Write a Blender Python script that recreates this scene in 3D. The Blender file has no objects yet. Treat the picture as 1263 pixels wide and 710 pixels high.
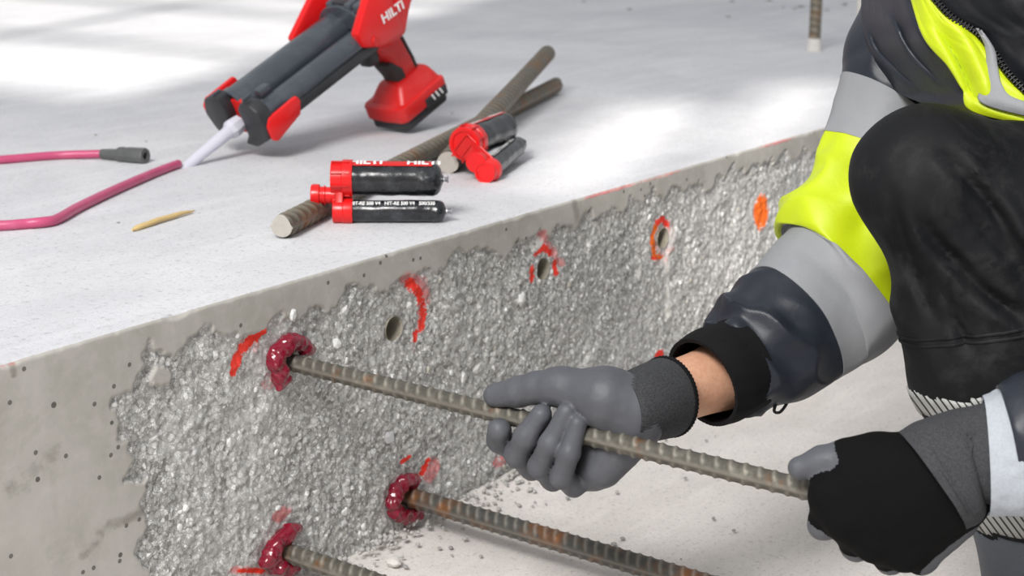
import bpy, bmesh, math, random
import numpy as np
from math import sin, cos, pi, radians, atan, hypot
from mathutils import Vector, Matrix

# ------------------------------------------------------------------ camera, sky, sun, exposure
SC = bpy.context.scene
COL = SC.collection
FPX = 1989.0
PITCH = atan(525 / FPX)
YAW = atan(1522 / hypot(FPX, 525))
HD = np.array([cos(YAW), sin(YAW), 0]); RT = np.array([sin(YAW), -cos(YAW), 0]); UP = np.array([0, 0, 1.0])
FW = HD * cos(PITCH) - UP * sin(PITCH)
DN = -(UP * cos(PITCH) + HD * sin(PITCH))
CAM = np.array([-1.16721, -1.15224, 0.42190])
cd = bpy.data.cameras.new('camera'); co = bpy.data.objects.new('camera', cd); COL.objects.link(co)
cd.sensor_width = 36; cd.lens = FPX * 36 / 1263; cd.clip_start = 0.05; cd.clip_end = 200
m3 = Matrix((RT, -DN, -FW)).transposed()
co.matrix_world = Matrix.Translation(CAM) @ m3.to_4x4()
cd.dof.use_dof = True; cd.dof.focus_distance = 1.55; cd.dof.aperture_fstop = 9.0
SC.camera = co

w = bpy.data.worlds.new('daylight'); SC.world = w; w.use_nodes = True
bg = w.node_tree.nodes['Background']
bg.inputs[0].default_value = (0.94, 0.965, 1.0, 1); bg.inputs[1].default_value = 0.50

def light(name, kind, loc, aim, energy, color=(1, 1, 1), **kw):
    l = bpy.data.lights.new(name, kind); l.energy = energy; l.color = color
    for k, v in kw.items(): setattr(l, k, v)
    o = bpy.data.objects.new(name, l); COL.objects.link(o); o.location = loc
    o.rotation_euler = (Vector(aim) - Vector(loc)).to_track_quat('-Z', 'Y').to_euler()
    return o
SUN = np.array([0.80, 0.30, -0.50]); SUN = SUN / np.linalg.norm(SUN)
light('sun', 'SUN', tuple(-SUN * 6), (0, 0, 0), 5.5, (1.0, 0.95, 0.88), angle=radians(1.6))
light('softbox', 'AREA', (-3.0, -0.9, 3.0), (0.7, 0.0, -0.1), 215, (1, 0.985, 0.96), shape='RECTANGLE', size=1.6, size_y=1.2)
SC.view_settings.view_transform = 'Standard'; SC.view_settings.look = 'None'
SC.view_settings.exposure = 0.12; SC.view_settings.gamma = 1.0
try: SC.view_settings.use_curve_mapping = False
except Exception: pass

# ------------------------------------------------------------------ helpers
def A(*v): return np.array(v, float)
def rayd(px, py): return FW + RT * ((px - 631.5) / FPX) + DN * ((py - 355) / FPX)
def P(px, py, dep): return CAM + rayd(px, py) * dep
def onz(px, py, z=0.0):
    v = rayd(px, py); return CAM + v * ((z - CAM[2]) / v[2])
def ony(px, py, y=0.0):
    v = rayd(px, py); return CAM + v * ((y - CAM[1]) / v[1])
def nrm(v):
    v = np.asarray(v, float); return v / (np.linalg.norm(v) + 1e-12)

def _hash(ix, iy, iz, seed):
    n = (ix.astype(np.int64) * 374761393 + iy.astype(np.int64) * 668265263 + iz.astype(np.int64) * 2147483647 + seed * 144665) & 0xffffffff
    n = ((n ^ (n >> 13)) * 1274126177) & 0xffffffff
    n = ((n ^ (n >> 16)) * 2246822519) & 0xffffffff
    return ((n ^ (n >> 15)) & 0xffffff) / float(0xffffff)
def vnoise(p, seed=0):
    p = np.asarray(p, float); f = np.floor(p); t = p - f; t = t * t * (3 - 2 * t); f = f.astype(np.int64)
    r = 0
    for dx in (0, 1):
        for dy in (0, 1):
            for dz in (0, 1):
                wgt = (t[:, 0] if dx else 1 - t[:, 0]) * (t[:, 1] if dy else 1 - t[:, 1]) * (t[:, 2] if dz else 1 - t[:, 2])
                r = r + wgt * _hash(f[:, 0] + dx, f[:, 1] + dy, f[:, 2] + dz, seed)
    return r * 2 - 1
def fbm(p, scale, octv=3, seed=0):
    p = np.asarray(p, float) / scale; s = 0; a = 1; n = 0
    for i in range(octv):
        s = s + a * vnoise(p, seed + i * 17); n += a; a *= .5; p = p * 2.03
    return s / n

BASE = {}
def mesh_np(name, V, F, mats=None, smooth=True, fmat=None):
    """F: (n,4) or (n,3) int array, or list of them"""
    me = bpy.data.meshes.new(name)
    V = np.asarray(V, np.float32)
    Fs = F if isinstance(F, list) else [F]
    Fs = [np.asarray(f, np.int32) for f in Fs if len(f)]
    nl = sum(f.size for f in Fs); nf = sum(len(f) for f in Fs)
    me.vertices.add(len(V)); me.vertices.foreach_set('co', V.ravel())
    me.loops.add(nl); me.loops.foreach_set('vertex_index', np.concatenate([f.ravel() for f in Fs]))
    me.polygons.add(nf)
    st = []; c = 0
    for f in Fs:
        st.append(c + np.arange(len(f)) * f.shape[1]); c += f.size
    me.polygons.foreach_set('loop_start', np.concatenate(st).astype(np.int32))
    me.update(calc_edges=True); me.validate()
    if smooth: me.polygons.foreach_set('use_smooth', np.ones(len(me.polygons), bool))
    for m in (mats or []): me.materials.append(m)
    if fmat is not None and len(fmat) == len(me.polygons): me.polygons.foreach_set('material_index', np.asarray(fmat, np.int32))
    return me

def tag(o, label=None, cat=None, group=None, kind=None):
    if label: o['label'] = label
    if cat: o['category'] = cat
    if group: o['group'] = group
    if kind: o['kind'] = kind
    return o
def empty(name, loc, label, cat, group=None, rot=None):
    o = bpy.data.objects.new(name, None); COL.objects.link(o); o.location = tuple(loc)
    o.empty_display_size = 0.05
    if rot is not None: o.rotation_euler = Matrix(rot).to_euler()
    BASE[o.name] = (A(*loc), rot is not None)
    return tag(o, label, cat, group)
def part(name, me, parent, mat=None):
    """child of a thing; the mesh is in world coordinates unless the thing is rotated (then local)"""
    b, local = BASE[parent.name]
    if not local: me.transform(Matrix.Translation(tuple(-b)))
    if mat is not None: setmat(me, mat)
    o = bpy.data.objects.new(name, me); COL.objects.link(o); o.parent = parent
    BASE[o.name] = (b, local)
    return o
def setmat(me, mat):
    idx = np.empty(len(me.polygons), np.int32); me.polygons.foreach_get('material_index', idx)
    me.materials.clear()
    for m in (mat if isinstance(mat, (list, tuple)) else [mat]): me.materials.append(m)
    me.polygons.foreach_set('material_index', np.minimum(idx, len(me.materials) - 1))
def thing(name, me, label=None, cat=None, group=None, kind=None, mat=None, loc=None):
    if mat is not None: setmat(me, mat)
    if loc is None and kind != 'structure':
        V = np.empty(len(me.vertices) * 3, np.float32); me.vertices.foreach_get('co', V); V = V.reshape(-1, 3)
        loc = A((V[:, 0].min() + V[:, 0].max()) / 2, (V[:, 1].min() + V[:, 1].max()) / 2, V[:, 2].min())
    if loc is None: loc = A(0, 0, 0)
    me.transform(Matrix.Translation(tuple(-loc)))
    o = bpy.data.objects.new(name, me); COL.objects.link(o); o.location = tuple(loc)
    BASE[o.name] = (A(*loc), False)
    return tag(o, label, cat, group, kind)

def grid_faces(nu, nv, wrap=False):
    """rows nu, columns nv (wrapping in v)"""
    i = np.arange(nu - 1)[:, None]; j = np.arange(nv if wrap else nv - 1)[None, :]
    j2 = (j + 1) % nv
    a = i * nv + j; b = i * nv + j2; c = (i + 1) * nv + j2; d = (i + 1) * nv + j
    return np.stack([np.broadcast_to(x, a.shape if a.size >= x.size else x.shape).ravel() for x in (a, b, c, d)], 1)
def crom(K, n, closed=False):
    """Catmull-Rom through rows of K, n samples"""
    K = np.asarray(K, float); m = len(K)
    t = np.linspace(0, m if closed else m - 1, n, endpoint=not closed)
    i = np.floor(t).astype(int)
    if not closed: i = np.minimum(i, m - 2)
    f = (t - i)[:, None]
    g = (lambda k: K[k % m]) if closed else (lambda k: np.where((k < 0)[:, None], 2 * K[0] - K[1], np.where((k >= m)[:, None], 2 * K[-1] - K[-2], K[np.clip(k, 0, m - 1)])))
    p0, p1, p2, p3 = g(i - 1), g(i), g(i + 1), g(i + 2)
    return .5 * (2 * p1 + (p2 - p0) * f + (2 * p0 - 5 * p1 + 4 * p2 - p3) * f ** 2 + (3 * p1 - p0 - 3 * p2 + p3) * f ** 3)
def frames(C):
    """parallel-transport frames along a path"""
    T = np.gradient(C, axis=0); T /= np.linalg.norm(T, axis=1)[:, None] + 1e-12
    a = A(0, 0, 1) if abs(T[0][2]) < .9 else A(1, 0, 0)
    u = nrm(np.cross(T[0], a)); U = [u]
    for k in range(1, len(C)):
        u = u - T[k] * (u @ T[k]); u = nrm(u); U.append(u)
    U = np.array(U); return T, U, np.cross(T, U)
def tube_mesh(name, C, R, n=16, caps=True, prof=None):
    C = np.asarray(C, float); R = np.broadcast_to(np.asarray(R, float), (len(C),))
    T, U, W = frames(C); th = np.linspace(0, 2 * pi, n, endpoint=False)
    rr = R[:, None] * np.ones(n)[None]
    if prof is not None: rr = rr + prof
    V = C[:, None] + rr[..., None] * (np.cos(th)[None, :, None] * U[:, None] + np.sin(th)[None, :, None] * W[:, None])
    V = V.reshape(-1, 3); F = [grid_faces(len(C), n, True)]
    if caps:
        k = len(V); V = np.vstack([V, V[:n], V[-n:], C[:1], C[-1:]])
        j = np.arange(n)
        F.append(np.stack([np.full(n, k + 2 * n), k + (j + 1) % n, k + j], 1)); F.append(np.stack([np.full(n, k + 2 * n + 1), k + n + j, k + n + (j + 1) % n], 1))
    return mesh_np(name, V, F, fmat=np.concatenate([np.full(len(f), min(i, 1)) for i, f in enumerate(F)]))
def bm_mesh(name, bm, smooth=False):
    me = bpy.data.meshes.new(name); bm.to_mesh(me); bm.free()
    if smooth: me.polygons.foreach_set('use_smooth', np.ones(len(me.polygons), bool))
    return me
def lathe_mesh(name, prof, axis0, axis1, n=32, smooth=True):
    """prof: list of (t metres along axis, radius)"""
    a0 = A(*axis0); d = nrm(A(*axis1) - a0)
    u = nrm(np.cross(d, A(0, 0, 1) if abs(d[2]) < .9 else A(1, 0, 0))); v = np.cross(d, u)
    th = np.linspace(0, 2 * pi, n, endpoint=False)
    V = []
    for t, r in prof: V.append(a0 + d * t + r * (np.cos(th)[:, None] * u + np.sin(th)[:, None] * v))
    V = np.concatenate(V); F = [grid_faces(len(prof), n, True)]
    me = mesh_np(name, V, F, smooth=smooth)
    return me
def autosmooth(me, ang=35):
    bm = bmesh.new(); bm.from_mesh(me)
    for e in bm.edges:
        if len(e.link_faces) == 2 and e.calc_face_angle(0) > radians(ang): e.smooth = False
    for f in bm.faces: f.smooth = True
    bm.to_mesh(me); bm.free(); return me
def box_bm(bm, c, s, R=None, bev=0.0, seg=2, taper=None):
    r = bmesh.ops.create_cube(bm, size=1.0); vs = r['verts']
    for v in vs:
        p = Vector((v.co.x * s[0], v.co.y * s[1], v.co.z * s[2]))
        if taper: p = Vector(taper(p, v.co))
        if R is not None: p = R @ p
        v.co = p + Vector(c)
    if bev > 0:
        es = list({e for v in vs for e in v.link_edges})
        bmesh.ops.bevel(bm, geom=es, offset=bev, segments=seg, affect='EDGES', profile=.5)
def prism_bm(bm, pts, axis, lo, hi, bev=0.0, seg=2, inset=0.0):
    """pts in the plane of the two other axes (cyclic order), extruded along axis index"""
    def mk(p, h):
        q = [0, 0, 0]; o = [k for k in range(3) if k != axis]; q[o[0]], q[o[1]] = p; q[axis] = h; return q
    a = [bm.verts.new(mk(p, lo)) for p in pts]; b = [bm.verts.new(mk(p, hi)) for p in pts]
    fs = [bm.faces.new(a[::-1]), bm.faces.new(b)]
    n = len(pts)
    for i in range(n): fs.append(bm.faces.new((a[i], a[(i + 1) % n], b[(i + 1) % n], b[i])))
    bmesh.ops.recalc_face_normals(bm, faces=fs)
    if bev > 0:
        es = list({e for f in fs for e in f.edges})
        bmesh.ops.bevel(bm, geom=es, offset=bev, segments=seg, affect='EDGES', profile=.5)

# signed-distance modelling: tapered capsules blended, meshed by surface nets
def seg_sdf(p, a, b, ra, rb, sq=None):
    ab = b - a; t = np.clip(((p - a) @ ab) / (ab @ ab + 1e-12), 0, 1)
    d = p - a - t[..., None] * ab
    if sq is not None:
        n, k = sq; dn_ = d @ n; d = d + dn_[..., None] * n * (k - 1)
    return np.sqrt((d * d).sum(-1)) - (ra + (rb - ra) * t)
def smin(a, b, k):
    h = np.clip(.5 + .5 * (b - a) / k, 0, 1); return b + (a - b) * h - k * h * (1 - h)
def sdf_field(groups, h, pad=.01, post=None):
    """groups: list of (k_inside, k_join, [prims]); prim=(a,b,ra,rb[,sq])"""
    pts = np.array([q for g in groups for pr in g[2] for q in (pr[0], pr[1])]); rm = max(max(pr[2], pr[3]) for g in groups for pr in g[2])
    lo = pts.min(0) - rm - pad; hi = pts.max(0) + rm + pad
    n = np.ceil((hi - lo) / h).astype(int) + 1
    ax = [lo[i] + h * np.arange(n[i]) for i in range(3)]
    Ftot = np.full(n, 1.0, np.float32)
    for kin, kj, prims in groups:
        G = np.full(n, 1.0, np.float32)
        for pr in prims:
            a, b, ra, rb = [np.asarray(x, float) for x in pr[:4]]
            R = max(ra, rb) * 1.3 + 3 * max(kin, kj, h) + .004
            l2 = np.clip(np.floor((np.minimum(a, b) - R - lo) / h).astype(int), 0, n); h2 = np.clip(np.ceil((np.maximum(a, b) + R - lo) / h).astype(int) + 1, 0, n)
            sl = tuple(slice(l2[i], h2[i]) for i in range(3))
            X = np.stack(np.meshgrid(*[ax[i][sl[i]] for i in range(3)], indexing='ij'), -1)
            D = seg_sdf(X, a, b, ra, rb, pr[4] if len(pr) > 4 else None).astype(np.float32)
            G[sl] = smin(G[sl], D, kin) if kin > 0 else np.minimum(G[sl], D)
        Ftot = smin(Ftot, G, kj) if kj > 0 else np.minimum(Ftot, G)
    if post is not None:
        X = np.stack(np.meshgrid(*ax, indexing='ij'), -1); Ftot = post(X, Ftot)
    return Ftot, lo
def surface_nets(Fd, lo, h, smooth=2):
    n = Fd.shape; S = Fd < 0
    c = tuple(k - 1 for k in n)
    cnt = np.zeros(c, np.int32); acc = np.zeros(c + (3,), np.float32)
    import itertools
    offs = list(itertools.product((0, 1), repeat=3))
    sl = lambda o: tuple(slice(o[i], o[i] + c[i]) for i in range(3))
    for o in offs:
        for axd in range(3):
            if o[axd]: continue
            o2 = list(o); o2[axd] = 1; o2 = tuple(o2)
            f0, f1 = Fd[sl(o)], Fd[sl(o2)]; m = (f0 < 0) != (f1 < 0)
            idx = np.nonzero(m); t = f0[idx] / (f0[idx] - f1[idx])
            cnt[idx] += 1
            p = np.tile(np.array(o, np.float32), (len(t), 1)); p[:, axd] = t; acc[idx] += p
    act = np.nonzero(cnt); vid = np.full(c, -1, np.int64); vid[act] = np.arange(len(act[0]))
    V = (acc[act] / cnt[act][:, None] + np.stack(act, 1)) * h + lo
    Q = []
    for axd in range(3):
        o = [1, 1, 1]; o[axd] = 0
        b_, c_ = [(1, 2), (2, 0), (0, 1)][axd]
        s0 = [slice(1, n[i] - 1) for i in range(3)]; s0[axd] = slice(0, n[axd] - 1)
        s1 = list(s0); s1[axd] = slice(1, n[axd])
        f0, f1 = S[tuple(s0)], S[tuple(s1)]
        idx = np.nonzero(f0 != f1); fl = f0[idx]
        g = np.stack(idx, 1); g[:, b_] += 1; g[:, c_] += 1
        def cell(db, dc):
            q = g.copy(); q[:, b_] += db; q[:, c_] += dc; return vid[q[:, 0], q[:, 1], q[:, 2]]
        q = np.stack([cell(-1, -1), cell(0, -1), cell(0, 0), cell(-1, 0)], 1)
        q[~fl] = q[~fl][:, ::-1]
        Q.append(q)
    Q = np.concatenate(Q); Q = Q[(Q >= 0).all(1)]
    for _ in range(smooth):
        s = np.zeros_like(V); k = np.zeros(len(V))
        for e in range(4):
            i, j = Q[:, e], Q[:, (e + 1) % 4]
            for d in range(3):
                s[:, d] += np.bincount(i, V[j, d], len(V)) + np.bincount(j, V[i, d], len(V))
            k += np.bincount(i, minlength=len(V)) + np.bincount(j, minlength=len(V))
        V = V * .4 + .6 * s / np.maximum(k, 1)[:, None]
    return V, Q
def sdf_mesh(name, groups, h, smooth=2, post=None, pad=.01):
    V, Q = surface_nets(*sdf_field(groups, h, pad, post), h, smooth)
    return mesh_np(name, V, Q)
def verts(me):
    V = np.empty(len(me.vertices) * 3, np.float32); me.vertices.foreach_get('co', V); return V.reshape(-1, 3)
def set_verts(me, V): me.vertices.foreach_set('co', np.asarray(V, np.float32).ravel()); me.update()
def normals(me):
    N = np.empty(len(me.vertices) * 3, np.float32); me.vertex_normals.foreach_get('vector', N); return N.reshape(-1, 3)
def attr(me, name, vals):
    a = me.attributes.new(name, 'FLOAT', 'POINT'); a.data.foreach_set('value', np.asarray(vals, np.float32))

# ------------------------------------------------------------------ materials
def srgb(r, g, b):
    f = lambda c: (c / 255 / 12.92) if c <= 10 else ((c / 255 + .055) / 1.055) ** 2.4
    return (f(r), f(g), f(b), 1)
class NT:
    def __init__(s, name):
        s.m = bpy.data.materials.new(name); s.m.use_nodes = True; s.t = s.m.node_tree; s.n = s.t.nodes; s.b = s.n['Principled BSDF']
        s.tc = s.n.new('ShaderNodeTexCoord')
    def link(s, a, b): s.t.links.new(a, b)
    def val(s, sock, v):
        if isinstance(v, bpy.types.NodeSocket): s.link(v, sock)
        else: sock.default_value = v
    def coord(s, scale=(1, 1, 1), rot=(0, 0, 0)):
        mp = s.n.new('ShaderNodeMapping'); mp.inputs['Scale'].default_value = scale; mp.inputs['Rotation'].default_value = rot
        s.link(s.tc.outputs['Object'], mp.inputs[0]); return mp.outputs[0]
    def noise(s, scale, detail=3, rough=.55, vec=None, dist=0):
        n = s.n.new('ShaderNodeTexNoise'); n.inputs['Scale'].default_value = scale; n.inputs['Detail'].default_value = detail; n.inputs['Roughness'].default_value = rough
        n.inputs['Distortion'].default_value = dist
        s.link(vec if vec is not None else s.tc.outputs['Object'], n.inputs['Vector']); return n.outputs['Fac']
    def voro(s, scale, feat='F1', out='Distance', vec=None, rnd=1.0):
        n = s.n.new('ShaderNodeTexVoronoi'); n.feature = feat; n.inputs['Scale'].default_value = scale; n.inputs['Randomness'].default_value = rnd
        s.link(vec if vec is not None else s.tc.outputs['Object'], n.inputs['Vector']); return n.outputs[out]
    def ramp(s, fac, stops):
        n = s.n.new('ShaderNodeValToRGB'); e = n.color_ramp.elements
        while len(e) > 1: e.remove(e[-1])
        for i, (p, c) in enumerate(stops):
            if not hasattr(c, '__len__'): c = (c, c, c, 1)
            k = e[0] if i == 0 else e.new(p)
            k.position = p; k.color = c
        s.link(fac, n.inputs[0]); return n.outputs[0]
    def mix(s, fac, a, b, mode='MIX'):
        n = s.n.new('ShaderNodeMix'); n.data_type = 'RGBA'; n.blend_type = mode
        s.val(n.inputs[0], fac); s.val(n.inputs[6], a); s.val(n.inputs[7], b); return n.outputs[2]
    def math(s, op, a, b=0.0):
        n = s.n.new('ShaderNodeMath'); n.operation = op; s.val(n.inputs[0], a); s.val(n.inputs[1], b); return n.outputs[0]
    def attr(s, name):
        n = s.n.new('ShaderNodeAttribute'); n.attribute_name = name; return n.outputs['Fac']
    def bump(s, h, strength=.3, dist=.002, prev=None):
        n = s.n.new('ShaderNodeBump'); n.inputs['Strength'].default_value = strength; n.inputs['Distance'].default_value = dist
        s.link(h, n.inputs['Height'])
        if prev is not None: s.link(prev, n.inputs['Normal'])
        return n.outputs[0]
    def out(s, color=None, rough=None, normal=None, **kw):
        if color is not None: s.val(s.b.inputs['Base Color'], color)
        if rough is not None: s.val(s.b.inputs['Roughness'], rough)
        if normal is not None: s.link(normal, s.b.inputs['Normal'])
        for k, v in kw.items(): s.val(s.b.inputs[k.replace('_', ' ')], v)
        return s.m
def plain(name, rgb, rough=.5, var=.12, nscale=40, bump=0.0, bscale=300, dust=0.0, dustc=(190, 188, 185), **kw):
    t = NT(name); c = srgb(*rgb)
    n = t.noise(nscale, 4)
    col = t.mix(t.math('MULTIPLY', n, 1.0), tuple(x * (1 - var) for x in c[:3]) + (1,), tuple(min(1, x * (1 + var)) for x in c[:3]) + (1,))
    if dust > 0:
        d = t.ramp(t.noise(nscale * .8, 6, .7), [(.48, 0.0), (.75, dust)])
        col = t.mix(d, col, srgb(*dustc))
    nm = t.bump(t.noise(bscale, 3), bump, .001) if bump > 0 else None
    return t.out(col, rough, nm, **kw)

def concrete_top(name, base, dark, spots=True, scale=1.0):
    t = NT(name)
    n1 = t.noise(2.2 * scale, 6, .6, dist=.6); n2 = t.noise(14 * scale, 6, .65); n3 = t.noise(120 * scale, 4, .7)
    st = t.noise(9 * scale, 5, .6, t.coord((.35, 2.4, 1), (0, 0, .5)))
    c = t.mix(t.ramp(n1, [(.35, 0.0), (.68, 1.0)]), srgb(*base), srgb(*dark))
    c = t.mix(t.ramp(n2, [(.45, 0.0), (.75, .38)]), c, srgb(*[x * .88 for x in base]))
    c = t.mix(t.ramp(st, [(.5, 0.0), (.8, .5)]), c, srgb(*[min(255, x * 1.07) for x in base]))
    c = t.mix(t.ramp(t.noise(330 * scale, 3, .7), [(.34, .5), (.46, 0.0)]), c, srgb(*[x * .78 for x in base]))
    c = t.mix(t.ramp(n3, [(.32, .6), (.44, 0.0)]), c, srgb(*[x * .72 for x in base]))
    if spots:
        v = t.voro(34 * scale); c = t.mix(t.ramp(v, [(.0, .75), (.055, .0)]), c, srgb(96, 94, 92))
        v2 = t.voro(11 * scale); c = t.mix(t.ramp(v2, [(.0, .5), (.03, .0)]), c, srgb(80, 80, 80))
    nm = t.bump(n3, .4, .002, t.bump(n2, .3, .006))
    return t.out(c, .82, nm, Specular_IOR_Level=.25)
M = {}
M['slab'] = concrete_top('slab_concrete', (216, 216, 219), (196, 197, 202))
M['floor'] = concrete_top('floor_concrete', (222, 217, 213), (204, 198, 193), scale=1.4)

def face_material():
    t = NT('broken_concrete')
    rough = t.attr('rough'); red = t.attr('red'); orange = t.attr('orange'); white = t.attr('white'); pink = t.attr('pink')
    # smooth cast face
    n1 = t.noise(5, 6, .6); n2 = t.noise(60, 5, .65)
    sm = t.mix(t.ramp(n1, [(.3, 0.0), (.7, 1.0)]), srgb(192, 189, 184), srgb(164, 161, 154))
    sm = t.mix(t.ramp(n2, [(.48, 0.0), (.75, .5)]), sm, srgb(198, 195, 190))
    sm = t.mix(t.ramp(t.noise(13, 6, .7, dist=.6), [(.5, 0.0), (.72, .5)]), sm, srgb(148, 144, 135))
    pore = t.voro(46); pc = t.voro(46, out='Color')
    sep = t.n.new('ShaderNodeSeparateColor'); t.link(pc, sep.inputs[0])
    rad = t.math('MULTIPLY', t.math('POWER', sep.outputs[0], 4.0), .17)
    pit = t.math('LESS_THAN', pore, rad)
    sm = t.mix(t.math('MULTIPLY', pit, .8), sm, srgb(58, 56, 52))
    pore2 = t.voro(105); sp2 = t.n.new('ShaderNodeSeparateColor'); t.link(t.voro(105, out='Color'), sp2.inputs[0])
    pit2 = t.math('LESS_THAN', pore2, t.math('MULTIPLY', t.math('GREATER_THAN', sp2.outputs[1], .965), .24))
    pit = t.math('MAXIMUM', pit, pit2)
    sm = t.mix(t.math('MULTIPLY', pit2, .75), sm, srgb(70, 67, 62))
    sm = t.mix(t.math('MULTIPLY', t.ramp(t.math('ADD', t.attr('stain'), t.math('MULTIPLY', t.math('SUBTRACT', n2, .5), 1.4)), [(.3, 0.0), (.7, 1.0)]), .6), sm, srgb(112, 108, 98))
    st = t.ramp(t.noise(7, 5, .6, t.coord((2.2, 1, .5))), [(.6, 0.0), (.75, .3)])
    sm = t.mix(st, sm, srgb(140, 136, 126))
    # exposed aggregate
    wv = t.mix(.06, t.tc.outputs['Object'], t.n.new('ShaderNodeTexNoise').outputs['Color'])
    c1 = t.voro(135, out='Color', vec=None); d1 = t.voro(135)
    s1 = t.n.new('ShaderNodeSeparateColor'); t.link(c1, s1.inputs[0])
    c2 = t.voro(230, out='Color'); s2 = t.n.new('ShaderNodeSeparateColor'); t.link(c2, s2.inputs[0])
    mort = t.mix(t.ramp(t.noise(300, 5, .7), [(.3, 0.0), (.7, 1.0)]), srgb(150, 149, 147), srgb(206, 205, 203))
    fine = t.ramp(s2.outputs[0], [(0.0, srgb(92, 91, 88)), (.12, srgb(128, 127, 124)), (.30, srgb(172, 172, 169)), (.66, srgb(194, 194, 191)), (.88, srgb(212, 212, 210)), (.95, srgb(250, 250, 250))])
    big = t.ramp(s1.outputs[0], [(0.0, srgb(126, 128, 126)), (.3, srgb(180, 180, 178)), (.6, srgb(200, 199, 194)), (.85, srgb(240, 240, 240))])
    bm_ = t.math('MULTIPLY', t.math('LESS_THAN', d1, .42), t.math('GREATER_THAN', s1.outputs[1], .62))
    ro = t.mix(.88, mort, fine)
    ro = t.mix(t.math('MULTIPLY', bm_, .7), ro, big)
    eg = t.voro(135, 'DISTANCE_TO_EDGE'); ro = t.mix(t.ramp(eg, [(.02, .55), (.10, 0.0)]), ro, srgb(84, 82, 79))
    eg2 = t.voro(230, 'DISTANCE_TO_EDGE'); ro = t.mix(t.ramp(eg2, [(.02, .4), (.10, 0.0)]), ro, srgb(92, 90, 87))
    ro = t.mix(t.ramp(t.noise(420, 3, .7), [(.33, .8), (.41, 0.0)]), ro, srgb(58, 56, 54))
    ro = t.mix(t.ramp(t.noise(6, 4, .6), [(.45, 0.0), (.7, .35)]), ro, srgb(206, 205, 203))
    ro = t.mix(t.ramp(t.noise(260, 3, .65), [(.60, 0.0), (.68, .85)]), ro, srgb(236, 236, 235))
    ro = t.mix(.10, ro, srgb(255, 255, 255))
    col = t.mix(rough, sm, ro)
    brk = t.noise(150, 4, .75)
    def lay(col, a, c, lo, hi, cap=1.0):
        f = t.math('ADD', a, t.math('MULTIPLY', t.math('SUBTRACT', brk, .5), 2.3))
        f = t.math('MULTIPLY', t.ramp(f, [(lo, 0.0), (hi, cap)]), t.ramp(a, [(0.02, 0.0), (.12, 1.0)]))
        return t.mix(f, col, c)
    col = lay(col, white, srgb(228, 226, 222), .3, .7, .9)
    col = lay(col, pink, srgb(214, 110, 112), .42, .95, .7)
    col = lay(col, red, srgb(236, 52, 34), .40, .62, .95)
    col = lay(col, orange, srgb(240, 112, 40), .28, .45, 1.0)
    hgt = t.mix(rough, t.mix(.8, n2, t.math('SUBTRACT', .5, pit)), t.mix(.5, t.noise(420, 4, .7), s2.outputs[0]))
    nm = t.bump(hgt, .45, .0025)
    return t.out(col, .88, nm, Specular_IOR_Level=.2)
M['face'] = face_material()
M['hole'] = plain('hole_bore', (150, 144, 130), .9, .3, 60, .3, 200)

def rebar_mat(name, steel, rustc, rust, dusty=.3):
    t = NT(name)
    n = t.noise(26, 5, .65); n2 = t.noise(160, 5, .7)
    c = t.mix(n2, srgb(*[x * .8 for x in steel]), srgb(*[min(255, x * 1.2) for x in steel]))
    c = t.mix(t.ramp(n, [(.52 - rust, 0.0), (.72 - rust * .6, 1.0)]), c, t.mix(n2, srgb(*[x * .7 for x in rustc]), srgb(*rustc)))
    c = t.mix(t.ramp(t.noise(60, 5, .7), [(.5, 0.0), (.75, dusty)]), c, srgb(176, 170, 158))
    edge = t.attr('rib')
    c = t.mix(t.math('MULTIPLY', edge, .4), c, srgb(178, 172, 160))
    return t.out(c, .55, t.bump(n2, .25, .001), Metallic=.35, Specular_IOR_Level=.4)
M['rebar'] = rebar_mat('rebar_steel', (86, 84, 77), (128, 84, 46), -.06)
M['rebar_rusty'] = rebar_mat('rebar_rusty_steel', (78, 78, 75), (150, 92, 40), .05, .12)
M['rebar_brown'] = rebar_mat('rebar_weathered_steel', (98, 93, 82), (142, 94, 50), .05, .25)
M['cut'] = plain('cut_steel_end', (176, 172, 164), .6, .15, 150, .2, 300)
M['adhesive'] = plain('crimson_resin', (122, 8, 38), .24, .35, 90, .35, 90, Coat_Weight=.5, Coat_Roughness=.1)
# ------------------------------------------------------------------ setting: upper slab, broken front face, lower floor
FLOOR = -0.345
XS = np.concatenate([np.arange(-1.6, -.42, .03), np.arange(-.42, 1.36, .002), np.arange(1.36, 3.4, .03)])
ZS = np.arange(0, .3601, .002)
edge_px = [(190, 752), (184, 708), (165, 682), (170, 668), (184, 654), (173, 617), (186, 592), (153, 594), (165, 561), (149, 540), (136, 487), (148, 492),
    (160, 485), (177, 448), (184, 424), (196, 434), (216, 440), (229, 426), (242, 415), (256, 399), (266, 408), (276, 418), (287, 420), (297, 411),
    (310, 412), (333, 409), (341, 386), (350, 390), (366, 395), (381, 377), (392, 380), (405, 386), (419, 374), (430, 352), (447, 350), (464, 356),
    (481, 357), (500, 338), (512, 342), (523, 331), (543, 339), (565, 305), (575, 311), (588, 304), (610, 311), (624, 321), (638, 294), (647, 301),
    (658, 292), (669, 281), (680, 295), (686, 276), (711, 280), (726, 259), (737, 273), (754, 256), (770, 268), (779, 243), (794, 257), (803, 232),
    (821, 246), (831, 228), (847, 235), (862, 225), (876, 238), (886, 217), (893, 222), (906, 200), (920, 215), (928, 204), (948, 202), (951, 195), (957, 202),
    (967, 186), (979, 199), (985, 198), (993, 184), (1000, 196), (1010, 182), (1020, 187)]
poly = [(ony(*p)[0], ony(*p)[2]) for p in edge_px]
rnd = random.Random(4)
xx = poly[-1][0]
while xx < 3.3:
    xx += rnd.uniform(.02, .04); poly.append((xx, -.035 - rnd.uniform(0, .03)))
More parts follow.
